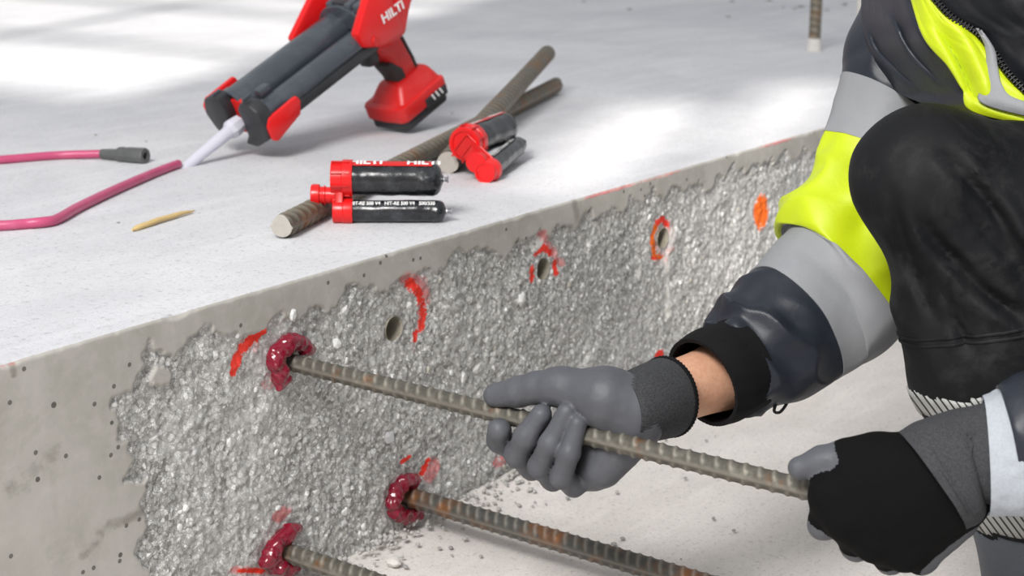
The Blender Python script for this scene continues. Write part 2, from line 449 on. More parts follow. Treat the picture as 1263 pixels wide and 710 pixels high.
poly += [(3.5, -.05), (3.5, -.5), (poly[0][0], -.5)]
def inside(px, pz, poly):
    r = np.zeros(px.shape, bool); n = len(poly)
    for i in range(n):
        x1, z1 = poly[i]; x2, z2 = poly[(i + 1) % n]
        if z1 == z2: continue
        c = ((z1 > pz) != (z2 > pz)) & (px < (x2 - x1) * (pz - z1) / (z2 - z1) + x1); r ^= c
    return r
def face():
    # rows: lip on the top, rounded arris, then down the face
    lip = [(.03, 0.0), (.022, 0), (.015, 0), (.010, 0), (.007, 0), (.005, 0), (.003, 0), (.0015, 0)]
    rows = lip + [(0.0, -z) for z in ZS]
    ny = len(rows); nx = len(XS)
    Y = np.repeat(np.array([r[0] for r in rows])[:, None], nx, 1); Z = np.repeat(np.array([r[1] for r in rows])[:, None], nx, 1)
    X = np.repeat(XS[None], ny, 0).copy()
    q = np.stack([X.ravel(), np.zeros(X.size), Z.ravel()], 1)
    jx = fbm(q, .010, 3, 1).reshape(X.shape) * .008; jz = fbm(q, .010, 3, 2).reshape(X.shape) * .008
    m = inside(X + jx, Z + jz, poly) & (Y == 0)
    isl = np.hypot(X - ony(203, 465)[0], (Z - ony(203, 465)[2]) * 1.1) + jx < .014      # islands of cast face left standing
    m &= ~isl
    m = m.astype(float)
    for _ in range(1):
        mm = m.copy(); mm[1:-1, 1:-1] = (m[1:-1, 1:-1] * 4 + m[:-2, 1:-1] + m[2:, 1:-1] + m[1:-1, :-2] + m[1:-1, 2:]) / 8; m = mm
    n1 = fbm(q, .045, 2, 5).reshape(X.shape); n2 = fbm(q, .016, 2, 6).reshape(X.shape); n3 = fbm(q, .0065, 2, 7).reshape(X.shape)
    r2 = 1 - np.abs(n2) * 2
    dep = .0040 + n1 * .0032 + (np.abs(n2) * .0032 - .0008) + n3 * .0012 + fbm(q, .0034, 1, 8).reshape(X.shape) * .0007
    Y = Y + m * np.maximum(dep, .0005)
    # chipped arris
    e = fbm(np.stack([XS, 0 * XS, 0 * XS], 1), .05, 4, 11); e2 = fbm(np.stack([XS, 0 * XS, 0 * XS], 1), .011, 2, 12)
    rad = .0022 + np.maximum(0, e - .2) * .007 + np.maximum(0, e2) * .0018
    d = (Y + -Z)[:]  # distance from the corner along either leg
    cut = np.clip(1 - d / rad[None], 0, 1) ** 1.0
    corner = (Z > -.03) & (m < .5)
    cc = cut * corner * rad[None] * .5
    Y = Y + np.where(Z < 0, cc, cc * (Y < .004)); Z = Z - np.where(Y < .012, cc, 0)
    hgt = lambda px: (ony(*px)[0], ony(*px)[2])
    R_H = .0142
    holes = [hgt(p) for p in ((489, 406), (672, 332), (820, 294))]
    delm = np.zeros(X.shape, bool)
    for hx, hz in holes:
        ddx, ddz = X - hx, Z - hz; rr = np.hypot(ddx, ddz)
        isin = (rr < R_H) & (Y < .06); delm |= rr < R_H - .0017
        near = (rr >= R_H - .0017) & (rr < R_H + .001)
        sc = np.where(near, R_H / np.maximum(rr, 1e-6), 1)
        X = np.where(near, hx + ddx * sc, X); Z = np.where(near, hz + ddz * sc, Z)
    V = np.stack([X, Y, Z], -1).reshape(-1, 3)
    Fq = grid_faces(ny, nx); Fq = Fq[:, ::-1]
    dm = delm.ravel(); Fq = Fq[~dm[Fq].any(1)]
    fm = (Fq.max(1) < (len(lip)) * nx).astype(int)
    me = mesh_np('wall_front', V, Fq, [M['face'], M['slab']], fmat=fm)
    # paint
    xf, zf = V[:, 0], V[:, 2]
    def stroke(pts, wpx):
        W = np.array([ony(*p) for p in pts]); s = np.zeros(len(V))
        sc = wpx / 1989 * np.linalg.norm(W[0] - CAM)
        for a, b in zip(W[:-1], W[1:]):
            ax_, az = a[0], a[2]; bx, bz = b[0] - ax_, b[2] - az
            t = np.clip(((xf - ax_) * bx + (zf - az) * bz) / (bx * bx + bz * bz + 1e-9), 0, 1)
            dd = np.hypot((xf - ax_ - t * bx) / 1.25, zf - az - t * bz)
            s = np.maximum(s, np.clip(1.25 - dd / sc * .75, 0, 1))
        return s
    def spot(p, rx, rz):
        c = ony(*p); k = np.linalg.norm(c - CAM) / 1989
        return np.clip(2.2 - 1.6 * np.hypot((xf - c[0]) / (rx * k * 1.35), (zf - c[2]) / (rz * k)), 0, 1)
    mx = lambda *a: np.maximum.reduce(a)
    red = mx(stroke([(325, 412), (308, 423), (297, 436), (290, 458)], 6), .8 * stroke([(508, 348), (519, 362), (524, 376), (526, 392), (522, 404)], 7), stroke([(515, 412), (514, 418)], 4),
             stroke([(657, 344), (658, 332)], 4.2), stroke([(664, 313), (673, 306), (682, 312)], 4.2), stroke([(687, 322), (688, 338)], 3.6),
             stroke([(811, 277), (820, 271), (827, 277)], 4.5), stroke([(807, 318), (818, 318)], 3.2), spot((815, 438), 8, 6),
             stroke([(499, 571), (508, 564)], 3.6), stroke([(524, 584), (531, 570)], 4.2), stroke([(298, 704), (330, 706)], 3))
    orange = mx(stroke([(810, 282), (806, 296), (809, 312)], 4), spot((942, 262), 12, 18), .6 * stroke([(810, 314), (818, 318)], 3))
    pink = mx(stroke([(503, 343), (520, 350), (528, 368)], 10), stroke([(511, 420), (513, 432)], 5) * .6, stroke([(670, 288), (678, 300), (694, 325)], 6), spot((822, 300), 24, 30) * .5,
              spot((350, 635), 13, 10), spot((535, 580), 12, 16), spot((310, 425), 20, 14) * .6, spot((338, 470), 12, 14) * .6, stroke([(290, 704), (360, 706)], 6), spot((620, 568), 14, 8) * .8)
    white = mx(stroke([(824, 306), (826, 345), (827, 388)], 5.5), spot((829, 296), 9, 14), spot((668, 300), 7, 7), stroke([(660, 300), (664, 312)], 4) * .7)
    chalk = ((zf > -.0045) & (zf < -.0008) & (V[:, 1] < .004)) * np.clip(.35 + 1.6 * fbm(np.stack([xf, 0 * xf, 0 * xf], 1), .12, 2, 33), 0, 1)
    pink = np.maximum(pink, chalk * .9)
    stain = mx(.62 * stroke([(126, 654), (134, 648), (150, 644), (172, 632)], 9), .55 * stroke([(106, 684), (118, 672)], 8), .6 * stroke([(15, 440), (17, 462)], 4), .6 * stroke([(708, 246), (712, 270)], 6), .42 * stroke([(20, 600), (60, 560)], 20))
    for k, v in (('stain', stain), ('rough', m.ravel()), ('red', red), ('orange', orange), ('pink', pink), ('white', white)): attr(me, k, v)
    wf = thing('wall_front', me, kind='structure')
    # bore of each drilled hole
    for hx, hz in holes:
        prof = [(-.001, R_H + .0006), (.004, R_H + .0002), (.03, R_H), (.12, R_H), (.12, .0001)]
        b = lathe_mesh('drill_hole', prof, (hx, .004, hz), (hx, 1, hz), 40); b.flip_normals()
        part('drill_hole', b, wf, M['hole'])
    return wf, m, V
WALL, MASK, FV = face()
# loose-looking stones standing proud of the broken face
def stones():
    protos = []
    for s in range(6):
        bm = bmesh.new(); bmesh.ops.create_icosphere(bm, subdivisions=1, radius=1.0)
        r = random.Random(40 + s)
        for v in bm.verts:
            v.co = v.co * r.uniform(.7, 1.1); v.co.y *= .55
        protos.append(bm_mesh('aggregate_stone', bm))
    cols = [(205, 204, 202), (226, 226, 225), (150, 151, 150), (182, 178, 168), (196, 196, 198), (168, 170, 168)]
    for i, p in enumerate(protos):
        p.materials.append(plain('stone_%d' % i, cols[i], .8, .1, 120, .2, 500))
    rg = np.random.default_rng(8); k = 0
    fixed = [((645, 367), .010, 1), (((430, 631)), .009, 1), ((484, 541), .012, 4), ((268, 439), .008, 1), ((428, 374 + 10), .007, 1), ((575, 466), .010, 1), ((594, 456), .009, 0), ((362, 388), .009, 1), ((418, 424), .008, 1)]
    ok = MASK.ravel() > .95
    cand = FV[ok]; cand = cand[(cand[:, 0] > -.3) & (cand[:, 0] < 1.3) & (cand[:, 2] > FLOOR + .01)]
    pts = [(ony(*p)[0], ony(*p)[2], s, c) for p, s, c in fixed]
    for i in rg.integers(0, len(cand), 190):
        pts.append((cand[i, 0], cand[i, 2], float(rg.uniform(.0028, .0062)), int(rg.choice([0, 0, 1, 1, 2, 3, 4, 5]))))
    for x, z, s, c in pts:
        j = np.argmin((FV[:, 0] - x) ** 2 + (FV[:, 2] - z) ** 2 + (FV[:, 1] > .02) * 1)
        o = bpy.data.objects.new('aggregate_stone', protos[c]); COL.objects.link(o); o.parent = WALL
        o.location = (x, float(FV[j, 1]) + s * .12, z); o.scale = (s, s, s * rg.uniform(.7, 1.2)); o.rotation_euler = (rg.uniform(-.3, .3), rg.uniform(0, 6.28), rg.uniform(-.3, .3))
stones()

def slab_top():
    bm = bmesh.new(); box_bm(bm, (3.2, 6.03, -.25), (22, 12, .5))
    for f in bm.faces: f.smooth = False
    return thing('floor_upper', bm_mesh('floor_upper', bm), kind='structure', mat=M['slab'])
slab_top()
def low_floor():
    xs = np.linspace(-3.5, 6, 300); ys = np.linspace(-3.2, .06, 120)
    X, Y = np.meshgrid(xs, ys, indexing='xy')
    q = np.stack([X.ravel(), Y.ravel(), 0 * X.ravel()], 1)
    Z = FLOOR + fbm(q, .35, 3, 3) * .004 + fbm(q, .06, 2, 4) * .0012 + .016 * np.exp(-np.abs(Y.ravel()) / .028) * (.6 + .8 * np.clip(fbm(q, .12, 2, 9), -.5, 1))
    V = np.stack([X.ravel(), Y.ravel(), Z], 1)
    return thing('floor_lower', mesh_np('floor_lower', V, grid_faces(len(ys), len(xs))), kind='structure', mat=M['floor'])
low_floor()
def rubble():
    rg = np.random.default_rng(17); VV = []; FF = []; n = 0
    bm = bmesh.new(); bmesh.ops.create_icosphere(bm, subdivisions=1, radius=1.0); iv = np.array([v.co[:] for v in bm.verts]); f3 = np.array([[v.index for v in f.verts] for f in bm.faces]); bm.free()
    for k in range(900):
        x = rg.uniform(-.4, 1.3); d = rg.exponential(.018) + .004; s = rg.uniform(.0012, .0042) * (1.4 if rg.random() < .08 else 1)
        c = A(x, -d, FLOOR + .002 + .014 * np.exp(-d / .028) + s * .3)
        VV.append(c + iv * s * rg.uniform(.6, 1.2, (len(iv), 1)) * A(1, 1, .8)); FF.append(f3 + n); n += len(iv)
    return thing('rubble_dust', mesh_np('rubble_dust', np.concatenate(VV), np.concatenate(FF), smooth=False), 'fine grey concrete rubble along the foot of the broken wall', 'rubble', None, 'stuff', plain('rubble', (172, 170, 166), .9, .3, 160, .2, 400), A(0, 0, FLOOR))
rubble()

def build_sun_mask():  # unseen wall added to block the sun, with openings placed for the sun patches
    X0, X1 = -3.55, -3.40
    bm = bmesh.new()
    def bx(y0, y1, z0, z1, x0=X0, x1=X1): box_bm(bm, ((x0 + x1) / 2, (y0 + y1) / 2, (z0 + z1) / 2), (x1 - x0, y1 - y0, z1 - z0))
    B_, T_ = FLOOR - .05, 5.0
    for y0, y1 in ((-7, -1.79), (-1.36, -.42), (2.6, 8)): bx(y0, y1, B_, T_)
    for y0, y1, lo, hi in ((-1.79, -1.59, 2.36, 3.3), (-1.59, -1.57, 2.36, 2.37), (-1.57, -1.36, 2.48, 3.05), (-.42, 2.6, 2.60, 4.3)):
        bx(y0, y1, B_, lo); bx(y0, y1, hi, T_)
    wl_ = thing('sun_mask_wall', bm_mesh('sun_mask_wall', bm), kind='structure', mat=M['floor'])
    def fr(y0, z0, y1, z1, t):
        b = bmesh.new(); d = nrm(A(0, y1 - y0, z1 - z0)); s = np.cross(d, A(1, 0, 0)); L = hypot(y1 - y0, z1 - z0)
        box_bm(b, (X1 - .03, (y0 + y1) / 2, (z0 + z1) / 2), (.04, L, t), Matrix((( 1, 0, 0), tuple(d), tuple(-s))).transposed()); part('sun_mask_bar', bm_mesh('sun_mask_bar', b), wl_, M['hole'])  # unseen bars and slanted brace added to split the sun patches
    fr(-1.58, 2.36, -1.58, 3.3, .02); fr(-1.575, 2.60, -1.81, 2.995, .045)
    for z in (3.02, 3.5, 3.85): fr(-.42, z, 2.6, z, .05)
    for y in (.5, 1.5): fr(y, 2.6, y, 4.3, .05)
build_sun_mask()

# ------------------------------------------------------------------ reinforcing bars
def rebar_mesh(name, a, b, core, rib, pitch, n=36, step=.0014, slant=.35, roll=0.0, fade=None, wid=.0022):
    a, b = A(*a), A(*b); L = np.linalg.norm(b - a); ns = max(2, int(L / step))
    s = np.linspace(0, L, ns); th = np.linspace(0, 2 * pi, n, endpoint=False)
    S, T = np.meshgrid(s, th, indexing='ij')
    half = np.where(np.sin(T + roll) >= 0, 0.0, .5)
    ph = (S / pitch + slant * ((T + roll) % pi) / pi * np.where(half > 0, -1, 1) * 1.6 + half)
    dd = np.abs(ph - np.round(ph)) * pitch
    cres = np.abs(np.sin(T + roll)) ** .6
    ribh = np.exp(-(dd / wid) ** 2 * 1.2) * cres
    lon = np.exp(-((((T + roll + pi / 2) % pi) - pi / 2) * core / .0018) ** 2)
    hgt = np.maximum(ribh, lon * .8)
    if fade is not None: hgt = hgt * fade(S)
    q = np.stack([S.ravel(), np.cos(T.ravel()) * core, np.sin(T.ravel()) * core], 1)
    prof = hgt * rib + fbm(q, .004, 2, 21).reshape(S.shape) * .00025
    C = a + (b - a) * (s / L)[:, None]
    me = tube_mesh(name, C, core, n, True, prof)
    attr(me, 'rib', np.concatenate([hgt.ravel(), np.zeros(2 * n + 2)]))
    return me
H1, H2, H3 = ony(360, 447), ony(506, 613), ony(351, 680)
BAR1Z = H1[2]; BAR1X = H1[0]
me = rebar_mesh('rebar', H1 + A(0, .06, 0), H1 + A(0, -.67, 0), .0088, .0013, .014)
thing('rebar', me, 'grey ribbed steel bar held in both gloves, bonded into the upper hole', 'rebar', mat=[M['rebar'], M['cut']])
me = rebar_mesh('rebar', H2 + A(0, .06, 0), H2 + A(0, -.56, 0), .0112, .0014, .0135, slant=.6, wid=.0026)
thing('rebar', me, 'rusty ribbed steel bar below the gloved hand, set in crimson resin near the floor', 'rebar', mat=[M['rebar_rusty'], M['cut']])
me = rebar_mesh('rebar', H3 + A(0, .06, 0), H3 + A(0, -.56, 0), .0100, .0013, .0135)
thing('rebar', me, 'short stretch of grey steel bar at the bottom edge, in the lowest left resin hole', 'rebar', mat=[M['rebar'], M['cut']])

def bead(pts, r, seed, label, extra=()):
    W = [ony(*p) for p in pts]; W = [A(p[0], -.003, p[2]) for p in W]
    prims = []; rg = np.random.default_rng(seed)
    K = crom(W, len(W) * 3)
    for i in range(len(K) - 1):
        q = .75 + .55 * rg.random(); prims.append((K[i], K[i + 1] + rg.normal(0, .0015, 3), r * q, r * (.75 + .5 * rg.random())))
    for p, rr in extra:
        c = ony(*p); prims.append((A(c[0], -.004, c[2]), A(c[0], -.006, c[2] - .004), rr, rr * .8))
    def post(X, Fd):
        return Fd + (fbm(X.reshape(-1, 3), .010, 2, seed).reshape(Fd.shape) * .0030 + np.abs(fbm(X.reshape(-1, 3), .007, 2, seed + 5)).reshape(Fd.shape) * .0035).astype(np.float32)
    me = sdf_mesh('adhesive_bead', [(.0035, 0, prims)], .0012, 2, post)
    return thing('adhesive_bead', me, label, 'adhesive', 'crimson resin around the set bars', mat=M['adhesive'])
bead([(378, 430), (366, 422), (351, 424), (341, 435), (338, 446), (341, 460), (346, 472)], .0082, 1, 'glossy crimson resin squeezed out around the bar held by the gloves', [((345, 460), .010), ((371, 427), .008)])
bead([(511, 594), (501, 590), (489, 600), (483, 614), (485, 628), (493, 636), (506, 634), (514, 628)], .0078, 2, 'glossy crimson resin ring around the rusty bar near the floor', [((495, 634), .008)])
bead([(365, 651), (352, 656), (341, 667), (331, 679), (329, 688), (340, 697), (352, 700), (360, 696)], .0082, 3, 'glossy crimson resin clump at the lowest left bar', [((336, 682), .010)])
# ------------------------------------------------------------------ tools on the slab
M['red'] = plain('red_plastic', (206, 30, 30), .38, .06, 30, .05, 200, .10, (226, 150, 140))
M['red_gloss'] = plain('red_moulded_plastic', (222, 26, 28), .3, .05, 30)
M['black'] = plain('black_plastic', (44, 45, 48), .42, .2, 40, .08, 400, .12, (110, 110, 110))
M['black_rubber'] = plain('black_rubber', (50, 48, 47), .7, .15, 80, .25, 700, .15, (120, 118, 114))
M['holder'] = plain('dark_holder_tube', (74, 80, 88), .26, .15, 30, .04, 300, .3, (120, 126, 134), Metallic=.15)  # lifted base and pale blotches also stand in for the tubes' highlight, besides dust
M['foil'] = plain('black_foil', (30, 32, 36), .22, .3, 50, .45, 60, .35, (104, 108, 112), Specular_IOR_Level=.6)
M['clip'] = plain('silver_clip', (200, 200, 205), .3, .1, 90, Metallic=.8)
M['white_print'] = plain('white_print', (240, 240, 240), .5, .02)
M['nozzle'] = plain('frosted_plastic', (226, 226, 238), .3, .03, 20, Transmission_Weight=.25, IOR=1.3)
M['pink'] = plain('pink_hose', (192, 78, 118), .35, .12, 30, .05, 300, .12, (226, 176, 196))
M['pink_pale'] = plain('pink_paste_in_clear_tip', (214, 116, 152), .25, .15, 40)
M['coupling'] = plain('grey_coupling', (86, 88, 88), .45, .15, 60, .1, 300, .2, (140, 140, 140))
M['wood'] = plain('pale_wood', (214, 186, 128), .7, .15, 90, .2, 200)
M['crumb'] = plain('grey_crumb', (150, 148, 146), .9, .2, 120, .3, 300)
M['crumb_light'] = plain('pale_crumb', (206, 203, 198), .9, .1, 120, .3, 300)

def text_mesh(txt, size, fn, bold=.0, shear=0.0):
    cu = bpy.data.curves.new('print', 'FONT'); cu.body = txt; cu.size = size; cu.align_x = 'CENTER'; cu.align_y = 'CENTER'; cu.offset = bold; cu.shear = shear; cu.resolution_u = 3
    to = bpy.data.objects.new('print', cu); COL.objects.link(to)
    dg = bpy.context.evaluated_depsgraph_get(); me = bpy.data.meshes.new_from_object(to.evaluated_get(dg))
    bpy.data.objects.remove(to); bpy.data.curves.remove(cu)
    bm = bmesh.new(); bm.from_mesh(me)
    bmesh.ops.triangulate(bm, faces=bm.faces[:])
    bmesh.ops.subdivide_edges(bm, edges=[e for e in bm.edges if e.calc_length() > size * .3], cuts=1)
    bmesh.ops.triangulate(bm, faces=bm.faces[:])
    for v in bm.verts: v.co = Vector(tuple(fn(v.co.x, v.co.y)))
    bm.to_mesh(me); bm.free(); me.materials.clear(); return me

# --- dispenser: x forward to the nozzle, y to the near side, z up from the sole of the battery
GR = np.array([[-0.901, -0.0786, -0.4267], [0.0748, -0.9969, 0.0256], [-0.4273, -0.0089, 0.9041]])
GO = A(0.7912, 0.5425, 0.0045)
GS = A(.834, .97, .948)
def gw(f, l, u): return GO + GR @ (A(f, l, u) * GS)
def gsc(me, batt=False):
    set_verts(me, verts(me) * (A(1.0, 1, .948) if batt else GS)); return me
gun = empty('adhesive_dispenser', GO, 'red and black cordless dispenser gun leaning on its battery foot', 'dispenser gun', rot=GR.tolist())
def gpart(name, bm, mat, parent=gun, ang=35):
    me = bm_mesh(name, bm); autosmooth(me, ang); return part(name, gsc(me, name.startswith(('battery', 'latch'))), parent, M[mat])
# battery
bm = bmesh.new()
prism_bm(bm, [(-.112, -.040), (-.104, -.046), (-.006, -.046), (.002, -.038), (.004, .0), (.002, .038), (-.006, .046), (-.104, .046), (-.112, .040)], 2, .016, .044, .004)
box_bm(bm, (-.058, 0, .055), (.106, .084, .034), None, .009, 3, taper=lambda p, c: (p.x * (.66 if c.z > 0 else 1) - (.008 if c.z > 0 else 0), p.y * (.60 if c.z > 0 else 1), p.z))
bat = gpart('battery', bm, 'red')
bm = bmesh.new(); prism_bm(bm, [(-.108, -.036), (-.100, -.042), (-.010, -.042), (-.002, -.035), (-.002, .035), (-.010, .042), (-.100, .042), (-.108, .036)], 2, -.002, .018, .004)
gpart('battery_sole', bm, 'black', bat)
bm = bmesh.new(); box_bm(bm, (-.078, .0455, .022), (.052, .004, .018), None, .0015); gpart('battery_latch', bm, 'black', bat)
for i in range(3):
    bm = bmesh.new(); box_bm(bm, (-.070 - i * .010, .0482, .026), (.003, .0016, .012), Matrix.Rotation(.35, 3, 'Y'), .0004, 1); gpart('latch_slot', bm, 'white_print', bat)
bm = bmesh.new(); box_bm(bm, (-.002, -.036, .040), (.006, .008, .005), None, .001); gpart('battery_slot', bm, 'black', bat)
# handle
bm = bmesh.new()
prism_bm(bm, [(-.022, .160), (-.085, .160), (-.092, .13), (-.100, .095), (-.104, .05), (-.054, .05), (-.052, .085), (-.040, .118), (-.026, .130)], 1, -.017, .017, .008, 3)
hdl = gpart('handle', bm, 'red')
bm = bmesh.new(); prism_bm(bm, [(-.046, .112), (-.030, .108), (-.042, .085), (-.050, .056), (-.072, .056), (-.068, .09)], 1, -.0185, .0185, .006, 3); gpart('grip_pad', bm, 'black_rubber', hdl)
bm = bmesh.new(); prism_bm(bm, [(-.083, .158), (-.094, .158), (-.101, .125), (-.108, .09), (-.110, .056), (-.098, .056), (-.096, .095), (-.090, .13)], 1, -.0155, .0155, .005, 3); gpart('grip_back', bm, 'black_rubber', hdl)
bm = bmesh.new(); box_bm(bm, (-.014, 0, .136), (.030, .026, .032), Matrix.Rotation(-.25, 3, 'Y'), .006, 3); gpart('trigger', bm, 'black')
# red body with the two arms that carry the holder
bm = bmesh.new()
prism_bm(bm, [(.010, .178), (.004, .160), (-.03, .150), (-.075, .152), (-.105, .185), (-.19, .245), (-.20, .262), (-.19, .268), (-.10, .268), (-.05, .262), (-.03, .235)], 1, -.050, .050, .010, 3)
prism_bm(bm, [(.046, .212), (.042, .186), (.0, .166), (-.06, .165), (-.06, .255), (-.01, .255)], 1, .040, .058, .004, 2)
prism_bm(bm, [(.085, .214), (.080, .196), (.0, .17), (-.06, .165), (-.06, .262), (.0, .255)], 1, -.074, -.060, .004, 2)
box_bm(bm, (-.05, -.05, .225), (.05, .05, .06), None, .01, 2)
body = gpart('body_shell', bm, 'red_gloss')
bm = bmesh.new(); box_bm(bm, (-.090, .0, .272), (.06, .06, .014), None, .004); gpart('top_vent', bm, 'black', body)
part('logo', gsc(text_mesh('HILTI', .027, lambda x, y: (-.050 - x * 1.0, .0588, .2065 + y * .8), .0009)), body, M['white_print'])
bm = bmesh.new(); lathe = None
bmesh.ops.create_cone(bm, segments=20, radius1=.009, radius2=.008, depth=.004, cap_ends=True, matrix=Matrix.Translation((.012, .059, .183)) @ Matrix.Rotation(-pi / 2, 4, 'X')); gpart('screw_boss', bm, 'red', body)
# black saddle between the arms, over the holder
bm = bmesh.new()
th = np.linspace(pi * .98, pi * .02, 15)
arc = [(-.008 + .056 * cos(t), .196 + .046 * sin(t)) for t in th]
prism_bm(bm, arc, 0, -.035, .012, .002, 1)
sd = gpart('saddle', bm, 'holder')
bm = bmesh.new(); box_bm(bm, (-.004, -.006, .2425), (.018, .05, .006), None, .002); gpart('saddle_slot', bm, 'black', sd)
for l in (-.026, .016, .036):
    bm = bmesh.new(); box_bm(bm, (-.012, l, .236), (.044, .016, .02), None, .005); gpart('saddle_rib', bm, 'holder', sd)
# the two holder tubes
def gl(name, prof, l, u, mat, parent=gun, n=36):
    me = lathe_mesh(name, prof, (0, l, u), (1, l, u), n); autosmooth(me, 40); return part(name, gsc(me), parent, M[mat])
big = gl('holder_tube', [(-.02, .0), (-.02, .029), (.272, .0295), (.276, .031), (.292, .031), (.293, .0285), (.280, .028), (.279, 0)], -.027, .197, 'holder')
sml = gl('holder_tube', [(-.02, .0), (-.02, .0185), (.268, .019), (.272, .0205), (.290, .0205), (.291, .018), (.28, .0175), (.279, 0)], .032, .190, 'holder')
sml['label'] = 'slimmer dark holder tube on the near side'; big['label'] = 'wide dark holder tube on the far side'
bm = bmesh.new(); box_bm(bm, (.135, .045, .172), (.275, .010, .016), None, .002); box_bm(bm, (.135, .0, .164), (.275, .09, .008), None, .002); gpart('lower_rail', bm, 'black')
bm = bmesh.new(); box_bm(bm, (.262, .030, .222), (.026, .016, .012), None, .003); gpart('tube_catch', bm, 'holder')
# front plate: two black lobes with an open slot for the nozzle
fp = []
bm = bmesh.new(); prism_bm(bm, [(-.070, .196), (-.060, .222), (-.040, .230), (-.022, .228), (-.018, .206), (-.018, .190), (-.034, .158), (-.046, .152), (-.060, .170)], 0, .288, .316, .004, 2)
gpart('front_plate_lobe', bm, 'black')
bm = bmesh.new(); prism_bm(bm, [(.014, .212), (.024, .224), (.046, .224), (.060, .212), (.064, .188), (.058, .162), (.026, .146), (.0, .149), (.014, .166), (.016, .190)], 0, .288, .316, .004, 2)
gpart('front_plate_lobe', bm, 'black')
bm = bmesh.new(); box_bm(bm, (.288, -.004, .185), (.012, .06, .06), None, .003); gpart('inner_carrier', bm, 'red')
for l, nm in ((.0625, 0), (-.0715, .020)):
    bm = bmesh.new(); prism_bm(bm, [(f_, u_ + nm) for f_, u_ in ((.224, .188), (.229, .198), (.300, .196), (.311, .186), (.309, .160), (.300, .155), (.235, .168))], 1, l - .0045, l + .0045, .003, 2)
    gpart('side_clamp', bm, 'red_gloss')
for l in (-.036, .034):
    bm = bmesh.new(); box_bm(bm, (.303, l, .230), (.02, .004, .006), None, .001, 1); gpart('plate_notch', bm, 'holder')

# --- mixing nozzle with the pink extension hose
hose_root = gw(.318, -.004, .182); n1 = gw(.468, -.004, .178); n2 = gw(.53, -.004, .170)
hose = empty('extension_hose', onz(100, 268), 'pink extension hose curling from the clear nozzle of the dispenser gun', 'hose')
nd = nrm(n1 - hose_root)
L1 = np.linalg.norm(n1 - hose_root)
part('mixer_nozzle', autosmooth(lathe_mesh('mixer_nozzle', [(-.011, 0), (-.011, .010), (.004, .0112), (.016, .010), (.026, .0095), (L1, .0068), (L1 + .001, 0)], hose_root, n1, 28)), hose, M['nozzle'])
part('nozzle_nut', autosmooth(lathe_mesh('nozzle_nut', [(-.010, 0), (-.010, .0130), (.002, .0150), (.008, .0150), (.014, .0115), (.014, 0)], hose_root, n1, 8), 20), hose, M['nozzle'])
g1 = onz(64, 272.3, .0064); dA = (n1 - CAM) @ FW; dB = (g1 - CAM) @ FW
mid_ = lambda px, py: P(px, py, dA + (dB - dA) * (217 - px) / (217 - 64))
path = [n1 - nd * .006, A(*mid_(196, 229)), A(*mid_(176, 240)), A(*mid_(150, 251.5)), A(*mid_(124, 261)), A(*mid_(96, 267.5)), g1, onz(30, 276, .0062), onz(0, 278, .0062), onz(-70, 280, .0062), onz(-170, 268, .0062), onz(-215, 240, .0062), onz(-150, 212, .0062), onz(-60, 201, .0062), onz(0, 197, .0062), onz(70, 191.5, .0062), onz(128, 189.5, .008)]
K = crom(path, 240); K[:, 2] = np.maximum(K[:, 2], .0062)
r = np.full(len(K), .0062)
part('hose_tube', tube_mesh('hose_tube', K, r, 18), hose, M['pink'])
part('paste_sleeve', tube_mesh('paste_sleeve', crom([n1 - nd * .002, A(*mid_(199, 227.5)), A(*mid_(180, 238))], 20), np.linspace(.0086, .0070, 20), 18), hose, M['pink_pale'])
e1 = onz(126, 189.5, .0085); e2 = onz(191, 193, .0115)
part('coupling', autosmooth(lathe_mesh('coupling', [(0, 0), (0, .0072), (.030, .0085), (.032, .0115), (.036, .0120), (.046, .0110), (.048, .0120), (.0775, .0120), (.0785, .0115), (.0785, .0058), (.06, .005), (.06, 0)], e1, e2, 10), 25), hose, M['coupling'])

# --- loose bars lying on the slab
b2a = onz(347, 280, .0140); b2b = onz(686, 105, .016)
me = rebar_mesh('rebar', b2a, b2b, .0120, .0030, .018, 36, .0018, .6, wid=.0036)
thing('rebar', me, 'long rusty ribbed bar lying on the slab beneath both black foil packs', 'rebar', mat=[M['rebar_brown'], M['cut']])
b1a = onz(552, 201, .0150); b1b = P(675, 66, 3.0)
me = rebar_mesh('rebar', b1a, b1b, .0150, .0018, .020, 30, .0025, .5, fade=lambda S: np.clip(1 - (S - .3) / .3, .12, 1), wid=.004)
thing('rebar', me, 'thick brown bar with raised end, crossing over the long ribbed bar', 'rebar', mat=[M['rebar_brown'], M['cut']])
for (px, py), r_, lab in (((1004, 63), .0135, 'upright rusty starter bar standing on the slab behind the worker'), ((1061, 58), .0135, 'upright pale bar standing beside the worker\'s dark shoulder')):
    p = onz(px, py)
    e = empty('starter_bar', p, lab, 'rebar')
    me = rebar_mesh('bar', p - A(0, 0, .01), p + A(0, 0, .75), r_, .0015, .016, 20, .004, wid=.004)
    part('bar', me, e, M['rebar_brown'] if px < 1030 else M['crumb_light'])
    prof = [(-.005, .0), (-.005, .021), (.004, .018), (.02, .0155), (.030, .0142), (.030, 0)]
    part('grout_collar', lathe_mesh('grout_collar', prof, p, p + A(0, 0, 1), 18), e, M['crumb_light'])

